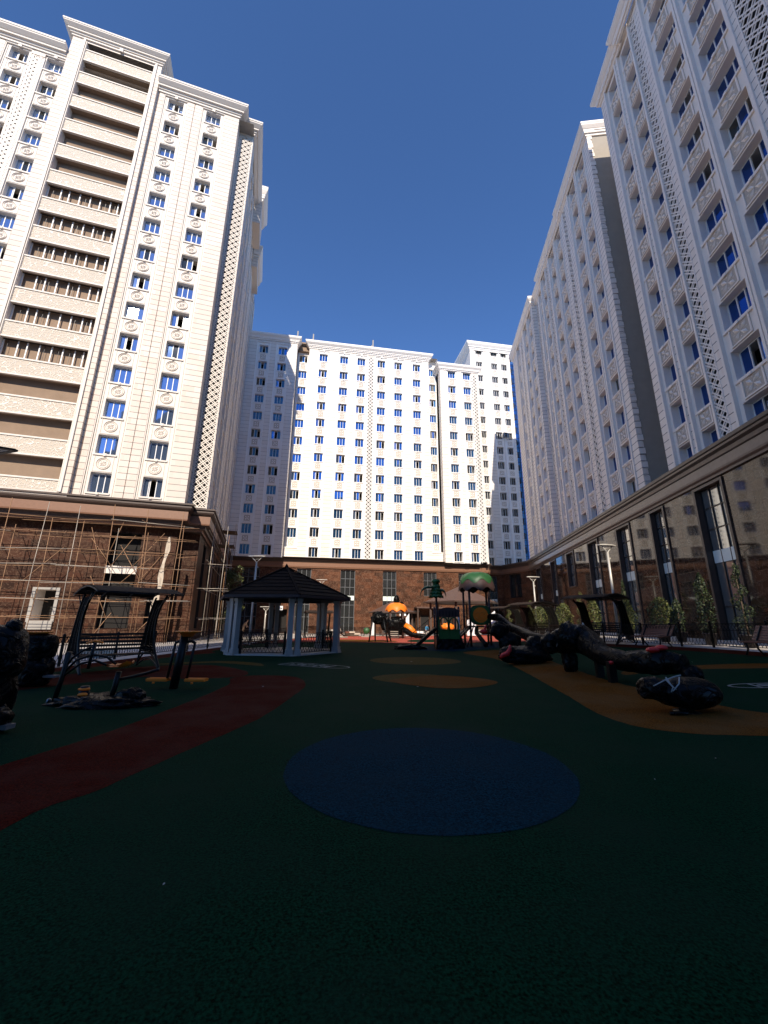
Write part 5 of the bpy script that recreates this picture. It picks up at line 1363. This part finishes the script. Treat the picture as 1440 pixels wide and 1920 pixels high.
for x in (.7,1.6): m.bar(L_(x,42.6,0),L_(x,43.5,.95),.05,.1,MT['black'])
m.build('steps',PF)
m=MB(); m.tube([L_(2.3,43.6,1.3),L_(2.75,43.4,1.0),L_(3.3,43.2,.45)],[.3,.34,.3],MT['orange'],12); m.build('orange_slide',PF)
m=MB(); wraptube(m,[L_(2.2,43.4,.85),L_(2.9,43.0,.4),L_(4.3,42.8,.2)],[.3,.25,.25],MT['bag'],12,.3); m.build('wrapped_slide',PF)
# ---------------------------------------------------------------- wrapped four-legged rider frame
t=thing('wrapped_play_figure','four-legged play figure bundled in black film, standing at the edge of the shadow','play equipment',(-.35,35.6,0),0,'play equipment wrapped in black film')
m=MB(); blob(m,(0,0,1.95),(.62,.42,.52),MT['bag'],5,.35,2.6); blob(m,(.45,0,1.45),(.3,.3,.5),MT['bag'],15,.3,3); m.build('wrapped_body',t)
for x0,x1,y in ((-.5,-.8,-.5),(-.35,-.3,.45),(.35,.75,-.5),(.4,1.05,.3)):
    m=MB(); m.tube([(x0,y*.5,2.0),(x1,y,0)],[.07,.06],MT['black'],8); m.build('leg',t)
# ---------------------------------------------------------------- wrapped equipment on the right
t=thing('wrapped_spring_rider','large bundle in shiny black film with white straps, on a spring base','play equipment',G(5.46,7.93),0,'play equipment wrapped in black film')
m=MB(); blob(m,(.08,0,.32),(.52,.36,.27),MT['bag'],1,.10,1.2,44,30); m.build('wrapped_body',t)
m=MB(); blob(m,(-.45,.1,.37),(.30,.26,.2),MT['bag'],7,.28,2.2,36,24); blob(m,(-.2,.05,.3),(.3,.3,.22),MT['bag'],17,.2,2.2,30,20); m.build('wrapped_head',t)
m=MB()
for pts in ([(-.62,-.12,.44),(-.42,-.16,.55),(-.2,-.1,.6),(-.05,-.05,.62)],[(-.4,-.16,.6),(-.36,-.2,.48),(-.3,-.24,.4)],[(-.42,-.17,.57),(-.34,-.22,.44),(-.38,-.22,.36)],[(-.15,-.15,.6),(-.22,-.22,.5),(-.36,-.24,.38)]):
    m.tube(pts,.011,MT['strap'],5)
m.build('strap',t)
m=MB()
pts=[(.12*math.cos(a),.12*math.sin(a),.01+.012*a) for a in [i*.4 for i in range(40)]]; m.tube(pts,.016,MT['black'],6)
m.lathe([(.24,0),(.24,.015),(.0,.02)],MT['bag'],(0,0,0),16); m.bar((.3,-.12,.01),(.42,-.2,.01),.02,.01,MT['strap']); m.tube([(-.05,-.1,.1),(-.2,-.25,.02),(-.45,-.2,.015)],.03,MT['bag'],6)
m.build('spring_base',t)
t=thing('wrapped_seesaw','long seesaw beam wrapped in black film on two dark posts, a red seat on top','play equipment',G(6.05,11.8),0,'play equipment wrapped in black film')
bx0,by0,bz0=t.location
Q=lambda x,y,z:(x-bx0,y-by0,z-bz0)
m=MB(); wraptube(m,[Q(5.75,13.5,1.25),Q(6.2,13.0,1.1),Q(6.15,12.0,.75),Q(6.35,11.2,.66),Q(6.75,10.5,.72),Q(7.0,10.0,.72)],[.42,.4,.26,.24,.3,.2],MT['bag'],2,.22,18,7); m.build('wrapped_beam',t)
m=MB(); blob(m,Q(7.05,9.9,.5),(.22,.2,.2),MT['bag'],23,.3,2.5); m.build('wrapped_end',t)
for x,y in ((6.0,11.35),(6.16,12.3)):
    m=MB(); M_=Matrix.Translation(Q(x,y,gz(x))); m.box(-.09,.09,-.08,.08,0,.52,MT['black'],M_); m.build('post',t)
m=MB(); blob(m,Q(5.98,11.3,.62),(.07,.06,.05),MT['red'],1,.05,1,16,10); m.build('post_cap',t)
m=MB(); blob(m,Q(6.62,10.45,1.0),(.17,.13,.07),MT['red'],2,.15,2,24,14); blob(m,Q(6.78,10.4,1.05),(.14,.13,.07),MT['red'],3,.1,2,20,12); m.build('seat',t)
t=thing('wrapped_play_figure','round black film bundle with a red knob at the far end of the seesaw','play equipment',G(5.95,13.9),0,'play equipment wrapped in black film')
m=MB(); blob(m,(0,0,.92),(.42,.4,.42),MT['bag'],31,.22,1.8,34,24); blob(m,(.05,-.1,.3),(.24,.22,.38),MT['bag'],33,.3,2.5); blob(m,(-.42,.1,.85),(.3,.3,.33),MT['bag'],34,.3,2.2); m.build('wrapped_body',t)
m=MB(); blob(m,(.06,-.3,1.16),(.10,.08,.09),MT['red'],1,.05,1,16,12); m.build('knob',t)
m=MB(); m.tube([(-.38,-.2,.75),(-.3,-.34,1.1),(0,-.4,1.32)],.012,MT['strap'],5); m.build('strap',t)
t=thing('wrapped_play_figure','low sprawling bundle in black film with a curved red end','play equipment',G(5.5,16.6),0,'play equipment wrapped in black film')
m=MB(); blob(m,(0,0,.3),(.98,.45,.36),MT['bag'],41,.3,2.2,44,26,flat=.01); blob(m,(.55,.1,.6),(.5,.4,.4),MT['bag'],42,.35,2.6,34,22); blob(m,(-.6,-.1,.35),(.4,.3,.28),MT['bag'],43,.3,3); m.build('wrapped_body',t)
m=MB(); m.tube([(-1.05,-.3,.22),(-.95,-.33,.32),(-.78,-.33,.38),(-.68,-.33,.52),(-.64,-.33,.7)],[.05,.09,.1,.08,.03],MT['red'],10); m.build('red_end',t)
t=thing('wrapped_play_figure','upright bundle in black film with a red handle, below the dome-roofed tower','play equipment',G(6.35,22.6),0,'play equipment wrapped in black film')
m=MB(); blob(m,(-.1,0,1.05),(.5,.4,.48),MT['bag'],51,.3,2,34,24); blob(m,(.35,-.1,.45),(.6,.42,.5),MT['bag'],52,.3,2.2,34,24,flat=.01); m.build('wrapped_body',t)
m=MB(); blob(m,(-1.0,-.1,1.0),(.2,.14,.13),MT['red'],5,.2,3,20,14); m.tube([(-.98,-.1,1.0),(-.85,-.1,1.35)],[.09,.03],MT['red'],8); m.tube([(-.6,0,.9),(-.95,-.05,.95)],.06,MT['black'],8); m.build('handle',t)
t=thing('spring_rider','red and orange ride-on beside the right swing seat','play equipment',G(11.1,24.3),0)
m=MB(); m.tube([(-.5,0,.62),(-.2,0,.5),(.2,0,.52),(.45,0,.75),(.5,0,.98)],[.14,.15,.16,.11,.05],MT['orange'],12); m.build('body',t)
m=MB(); blob(m,(-.5,0,.68),(.2,.16,.15),MT['red'],3,.1,2,20,14); m.tube([(.5,0,.98),(.42,0,1.2)],[.05,.04],MT['white'],8); m.build('seat',t)
m=MB(); m.tube([(.1,0,.4),(.1,0,0)],.07,MT['black'],8); m.tube([(-.9,.1,.1),(.1,0,.42)],.05,MT['black'],8); m.build('spring_base',t)
t=thing('ride_on_figure','orange ride-on figure seen under the bridge of the climbing frame','play equipment',G(7.9,41.0),0)
m=MB(); blob(m,(-1.6,0,.95),(.6,.3,.35),MT['orange'],2,.4,3,28,18); m.build('body',t)
m=MB()
for x in (-2.0,-1.2): m.tube([(x,0,.7),(x,0,0)],.06,MT['black'],8)
m.build('leg',t)
# ---------------------------------------------------------------- fitness machines on the left
t=thing('fitness_machine','twin-seat rowing machine with an orange seat and yellow pedals, plastic heaped round its foot','fitness machine',(-5.4,8.6,0),0)
def T_(px,py,d=8.6):  # helper in metres: horizontal offset and height of a point on the machine plane
    return ((px-720)/772*d*1.0+5.4*1.0,0,1.6-(py-1161.5)/772*d)
K=MT['black']
m=MB(); m.tube([T_(158,1218),T_(153,1262),T_(146,1304)],.045,K,10); m.build('left_post',t)
m=MB(); m.tube([T_(252,1250),T_(249,1275),T_(244,1302)],.05,K,10); m.build('seat_post',t)
m=MB(); m.tube([T_(154,1246),T_(165,1228),T_(180,1216),T_(196,1209)],.022,K,8); m.tube([T_(154,1254),T_(172,1232),T_(200,1222),T_(226,1226),T_(244,1238)],.024,K,8); m.tube([T_(156,1258),T_(180,1238),T_(205,1232),T_(230,1240)],.022,K,8)
a=T_(200,1202);b_=T_(196,1246); m.tube([a,b_],.03,K,8); m.build('swing_arm',t)
m=MB(); m.tube([T_(185,1203),T_(200,1199),T_(214,1202)],.022,MT['amber'],8); m.build('handlebar',t)
m=MB(); m.tube([T_(138,1300),T_(245,1299)],.045,K,10); m.tube([T_(137,1300),T_(139,1300)],.06,MT['grframe'],10); m.build('base_bar',t)
m=MB(); x,y,z=T_(197,1318); m.tube([(x,0,0),(x,0,.34)],[.12,.08],K,10); m.build('base_column',t)
m=MB(); x,y,z=T_(197,1282); blob(m,(x,-.02,z+.03),(.11,.08,.035),MT['amber'],1,.05,1,20,10); blob(m,(x+.03,-.08,z-.06),(.09,.07,.035),MT['amber'],2,.05,1,20,10); m.build('pedal',t)
m=MB(); x,y,z=T_(252,1243)
V=[];Fc=[];nx,ny=14,6
for i in range(nx+1):
    for j in range(ny+1):
        u=i/nx*2-1;v=j/ny*2-1; V.append((x+u*.25*(1-.25*v*v),v*.17*(1-.3*u*u),z+.05+.06*u*abs(u)*.5+.05*(u*u)-.03*math.cos(v*1.5)))
for i in range(nx):
    for j in range(ny): a=i*(ny+1)+j; Fc.append((a,a+ny+1,a+ny+2,a+1))
m.add(V,Fc,MT['orange'],True); m.add([(p[0],p[1],p[2]-.03) for p in V],[f[::-1] for f in Fc],MT['orange'],True); m.build('seat',t)
m=MB(); m.tube([T_(256,1263),T_(300,1253),T_(322,1246)],.028,K,8); m.build('connecting_rod',t)
m=MB(); blob(m,(.02,-.05,.02),(.92,.36,.17),MT['bag'],61,.45,3.2,60,26,flat=.008); blob(m,(.45,.05,.1),(.28,.2,.2),MT['bag'],63,.4,3); m.build('plastic_heap',t)
t=thing('fitness_machine','twin walking trainer: dark post with an orange dish on top and orange foot plates','fitness machine',(-4.95,10.6,0),0)
m=MB(); m.tube([(-.1,0,0),(.02,0,1.24)],.10,K,14); m.build('post',t)
m=MB(); m.lathe([(.0,-.12),(.12,-.11),(.2,-.02),(.30,0),(.30,.02),(.12,.02),(.0,.0)],MT['orange'],(.08,0,1.32),28); m.build('dish',t)
for s_ in (-1,1):
    m=MB(); m.tube([(0.02,0,1.08),(.15*s_+.05,0,1.1),(.24*s_+.05,0,1.06)],.035,K,8); x1=.24*s_+.05
    m.tube([(x1,0,1.08),(x1-.08,-.03,.22)],.032,K,8); m.build('swing_arm',t)
    m=MB(); xx=x1-.08+.22*s_
    for k in range(5): m.box(xx-.24,xx+.24,-.13+.055*k,-.09+.055*k,.2+.012*(k%2),.235+.012*(k%2),MT['orange'])
    m.box(xx-.24,xx+.24,-.12,.12,.18,.2,MT['orange']); m.lathe([(.03,-.02),(.03,.02)],MT['amber'],(xx-.05,-.12,.15),10); m.build('foot_plate',t)
t=thing('fitness_machine','machine wrapped in black film at the left edge of the picture','fitness machine',(-5.95,6.5,0),0,'fitness machines wrapped in black film')
m=MB(); blob(m,(-.2,0,1.1),(.68,.32,.42),MT['bag'],71,.10,1.6,44,28,power=.6); blob(m,(-.15,0,.62),(.56,.32,.6),MT['bag'],72,.14,1.8,40,26,power=.65); blob(m,(-.1,0,.2),(.50,.36,.34),MT['bag'],73,.22,2.2,36,22,flat=.01)
blob(m,(.28,0,1.48),(.11,.1,.12),MT['bag'],74,.2,2.5,24,16); blob(m,(.3,.02,.18),(.18,.2,.2),MT['bag'],75,.35,3,flat=.01); m.build('wrapped_body',t)
m=MB(); m.box(.35,.56,-.06,.1,.06,.12,MT['grframe']); m.box(-.35,-.05,-.32,-.2,.02,.06,MT['grframe']); m.build('foot_plate',t)
t=thing('fitness_machine','machine wrapped in black film with a small orange dish on top, left of the rower','fitness machine',(-8.75,10.8,0),0,'fitness machines wrapped in black film')
m=MB(); blob(m,(0,0,.92),(.46,.32,.33),MT['bag'],81,.15,2,36,24,power=.65); blob(m,(.05,0,.35),(.44,.3,.4),MT['bag'],82,.25,2.2,36,24,flat=.01,power=.8); m.build('wrapped_body',t)
m=MB(); m.lathe([(.0,-.1),(.14,-.09),(.2,-.02),(.30,0),(.30,.02),(.12,.02),(.0,.0)],MT['orange'],(0.0,0,1.27),28); m.build('dish',t)
m=MB(); m.box(.35,.75,-.15,.02,.22,.27,MT['grframe']); m.build('foot_plate',t)
# ---------------------------------------------------------------- brown roofed gazebos at the far end
def farshelter(label,x,y,r,zE,zA,nleg=6,rot=0):
    t=thing('shelter',label,'shelter',G(x,y),0)
    m=MB(); P_=[Vector((r*math.cos(R(rot+60*k)),r*math.sin(R(rot+60*k)),zE)) for k in range(6)]
    for k in range(6):
        a,b_=P_[k],P_[(k+1)%6]; m.add([a,b_,(0,0,zA)],[(0,1,2)],MT['roofb']); m.bar(a,b_,.1,.14,MT['cornD']); m.add([a,b_,(0,0,zE+.1)],[(2,1,0)],MT['cornD'])
    m.build('roof',t)
    for k in range(nleg):
        p=P_[k]*.82; m=MB(); m.box(p.x-.11,p.x+.11,p.y-.11,p.y+.11,0,zE,MT['cornD']); m.build('post',t)
farshelter('large brown hip-roofed shelter behind the climbing frame',9.4,50.0,4.7,3.55,5.6,6,10)
farshelter('smaller brown-roofed shelter behind the orange-roofed tower',1.2,53.0,3.0,2.75,4.2,6,0)
# white boards and a low white bench wall along the far court
for i,(x,y,w_,h_) in enumerate([(2.85,49,.42,2.6),(8.6,41,.9,1.9),(11.6,44.5,.6,2.4),(-1.2,49.5,.35,1.9)]):
    t=thing('white_board',['tall narrow white board right of the orange-roofed tower','white board standing behind the domed climbing frame','white board near the far right corner of the court','white board behind the four-legged bundle'][i],'board',G(x,y),R(-25))
    m=MB(); m.prism([(-w_/2,0),(w_/2,0),(w_/2,.06),(-w_/2,.06)],.1,h_*.8,MT['white']); m.add([(-w_/2,0,h_*.8),(w_/2,0,h_*.8),(w_/2,0,h_),(-w_/2,.06,h_*.8),(w_/2,.06,h_*.8),(w_/2,.06,h_)],[(0,1,2),(5,4,3),(0,2,5,3),(1,4,5,2)],MT['white']); m.build('panel',t)
    m=MB(); m.box(-w_/2+.02,-w_/2+.08,.061,.12,0,h_*.7,MT['steel']); m.box(w_/2-.08,w_/2-.02,.061,.12,0,h_*.7,MT['steel']); m.build('leg',t)
# stacked material and small machines in the sun
def pile(label,x,y,s,mats,n=9,name='material_pile'):
    t=thing(name,label,'material pile',G(x,y),pr_.uniform(-.3,.3))
    k=0
    for i in range(n):
        m=MB(); w=pr_.uniform(.35,.6)*s; d_=pr_.uniform(.25,.45)*s; h_=.14*s; lx=((i%3)-1)*.5*s+pr_.uniform(-.05,.05); lz=(i//3)*h_*1.05
        M_=Matrix.Translation((lx,pr_.uniform(-.1,.1),lz))@Matrix.Rotation(pr_.uniform(-.2,.2),4,'Z'); m.box(-w/2,w/2,-d_/2,d_/2,0,h_,pr_.choice(mats),M_); m.build('block',t)
pile('stack of pale slabs on the sunlit court left of the far court fence',-5.7,47.5,1.3,[MT['paving'],MT['cloth']],12)
pile('low stack of rusty brown boards right of the gazebo, in the sun',-.6-3.0,49.0,1.2,[MT['wood'],MT['bark'],MT['cloth']],9)
pile('heap of pale blocks behind the steel chute, in the sun',4.3,48.3,1.4,[MT['white'],MT['paving']],9)
pile('heap of boards inside the left fence by the scaffold, lit by the sun',-12.6,19.0,1.0,[MT['cloth'],MT['paving'],MT['wood']],6)
t=thing('exercise_bike','small dark exercise machine on the red court, right of the brown boards',  'fitness machine',(-1.9,46.5,0),0)
m=MB(); m.box(-.45,.45,-.15,.15,0,.08,MT['steel']); m.tube([(-.2,0,.05),(-.1,0,.7),(-.25,0,1.0)],.05,MT['dcloth'],8); m.tube([(-.2,0,.5),(.3,0,.9)],.05,MT['dcloth'],8); m.build('frame',t)
m=MB(); blob(m,(.1,0,.65),(.35,.2,.35),MT['dgreen'],91,.2,2,24,16); m.build('cover',t)
m=MB(); blob(m,(.32,0,.97),(.16,.1,.06),MT['black'],92,.1,2,20,12); m.build('seat',t)
t=thing('leaning_machine','tall dark leg-press machine leaning right of the gazebo, on the red court','fitness machine',(-4.5,43.5,0),0)
m=MB(); m.tube([(-.5,0,2.0),(-.25,0,1.2),(.1,0,.5),(.6,0,.15)],.06,MT['black'],8); m.tube([(-.45,0,.1),(.9,0,.06)],.07,MT['steel'],8); m.tube([(-.35,0,1.9),(.1,0,.9),(.3,0,.3)],.04,MT['steel'],8); m.build('frame',t)
m=MB(); blob(m,(.1,0,.55),(.3,.2,.12),MT['black'],3,.1,2,20,12); m.build('seat',t)
# ---------------------------------------------------------------- wall signs
def sign(label,fr_,t_,z,wd,ht,side):
    M_=Matrix.Translation(CB.location)@Matrix.Rotation(CB.rotation_euler[2],4,'Z')
    p=M_@Vector(fr_.p(t_,-.06,z)); t=thing('wall_sign',label,'sign',p,CB.rotation_euler[2]+fr_.a)
    m=MB(); m.box(-wd/2,wd/2,-.04,0,-ht/2,ht/2,MT['poster']); m.build('board',t)
    m=MB()
    if side=='arrow': m.add([(-.1,-.05,0),(.18,-.05,.16),(.18,-.05,-.16),(.05,-.05,0)],[(0,2,3,1)],MT['signblue'])
    else: m.box(-wd/2+.05,wd*.12,-.055,-.041,-ht*.38,ht*.38,MT['signblue']); m.box(wd*.2,wd*.4,-.055,-.041,-ht*.3,ht*.1,MT['grframe'])
    m.build('mark',t)
fpc=Fr(0,.15,0)
sign('small white wall sign with a blue arrow, left of the brown porch',fpc,25.35-1.0,2.75,.95,.5,'arrow')
sign('dark blue and white wall sign seen between the gazebo columns',fpc,6.9,3.35,1.0,.55,'blue')
# porch canopy over the far door
t=thing('porch','brown flat porch over a dark doorway at the foot of the long building','porch',CB.location,CB.rotation_euler[2])
m=MB(); m.box(26.0,30.0,-1.6,.14,3.55,3.75,MT['roofb']); m.build('canopy',t)
for x in (26.2,29.8): 
    m=MB(); m.box(x-.1,x+.1,-1.5,-1.3,0,3.55,MT['cornD']); m.build('post',t)
m=MB(); m.box(27.0,28.2,.06,.149,.05,2.6,MT['void']); m.box(26.9,27.0,.03,.149,.05,2.7,MT['cornD']); m.build('door',t)
# ---------------------------------------------------------------- people far away
def person(label,x,y,rz,shirt,trouser,lean=0.0,scale=1.0):
    me=bpy.data.meshes.new('person'); 
    J=[(0,0,.95),(0,.02*0,1.15),(0,-.0-lean*.25,1.42),(0,-lean*.36,1.50),(0,-lean*.42,1.60),(0,-lean*.45,1.72),
       (.11,0,.9),(.12,-.04,.5),(.12,.02,.08),(.12,-.12,.03),(-.11,0,.9),(-.12,.04,.5),(-.13,.1,.08),(-.13,-.04,.03),
       (.19,-lean*.25,1.40),(.25,-.03-lean*.3,1.14),(.22,-.2-lean*.3,.95),(-.19,-lean*.25,1.40),(-.25,-.0-lean*.3,1.14),(-.23,-.12-lean*.3,.9)]
    E_=[(0,1),(1,2),(2,3),(3,4),(4,5),(0,6),(6,7),(7,8),(8,9),(0,10),(10,11),(11,12),(12,13),(2,14),(14,15),(15,16),(2,17),(17,18),(18,19)]
    Rd=[.15,.14,.15,.06,.085,.07,.10,.07,.05,.04,.10,.07,.05,.04,.06,.045,.035,.06,.045,.035]
    me.from_pydata(J,E_,[]); me.materials.append(shirt)
    o=link('person',me,None,G(x,y),rz); o.scale=(scale,)*3
    sk=o.modifiers.new('skin','SKIN'); 
    for i,v in enumerate(me.skin_vertices[0].data): v.radius=(Rd[i],Rd[i]*.8)
    me.skin_vertices[0].data[0].use_root=True
    o.modifiers.new('sub','SUBSURF').levels=1; o.modifiers['sub'].render_levels=1
    tag(o,label,'person')
    dg=bpy.context.evaluated_depsgraph_get(); me2=bpy.data.meshes.new_from_object(o.evaluated_get(dg)); o.modifiers.clear(); o.data=me2
    me2.materials.clear()
    for q in (shirt,trouser,MT['skin'],MT['hair']): me2.materials.append(q)
    for p in me2.polygons:
        z=p.center.z; p.material_index=1 if z<.98 else (2 if (z>1.5 or (abs(p.center.x)>.2 and z<1.1)) else 0)
        if z<.98 and abs(p.center.x)>.19 and p.center.y<-.05: p.material_index=2
        p.use_smooth=True
    h=MB(); h.lathe([(.09,0),(.1,.04),(.075,.1),(0,.13)],MT['hair'],(0,.02-lean*.45,1.66),14); h.build('hair',o)
    f=MB(); f.lathe([(.0,0),(.018,.01),(0,.04)],MT['skin'],(0,-.1-lean*.45,1.62),8)
    for s_ in (-1,1): f.lathe([(0,0),(.012,.006),(0,.012)],MT['hair'],(s_*.035,-.085-lean*.45,1.66),6)
    f.build('face',o)
    return o
person('worker in a tan shirt leaning forward, seen between the left gazebo columns',-14.6,44.2,R(100),MT['shirt'],MT['shirt'],.9)
person('small figure in a blue shirt by the pale blocks, behind the steel chute',4.55,44.5,R(30),MT['bluecloth'],MT['dcloth'],.5,.78)
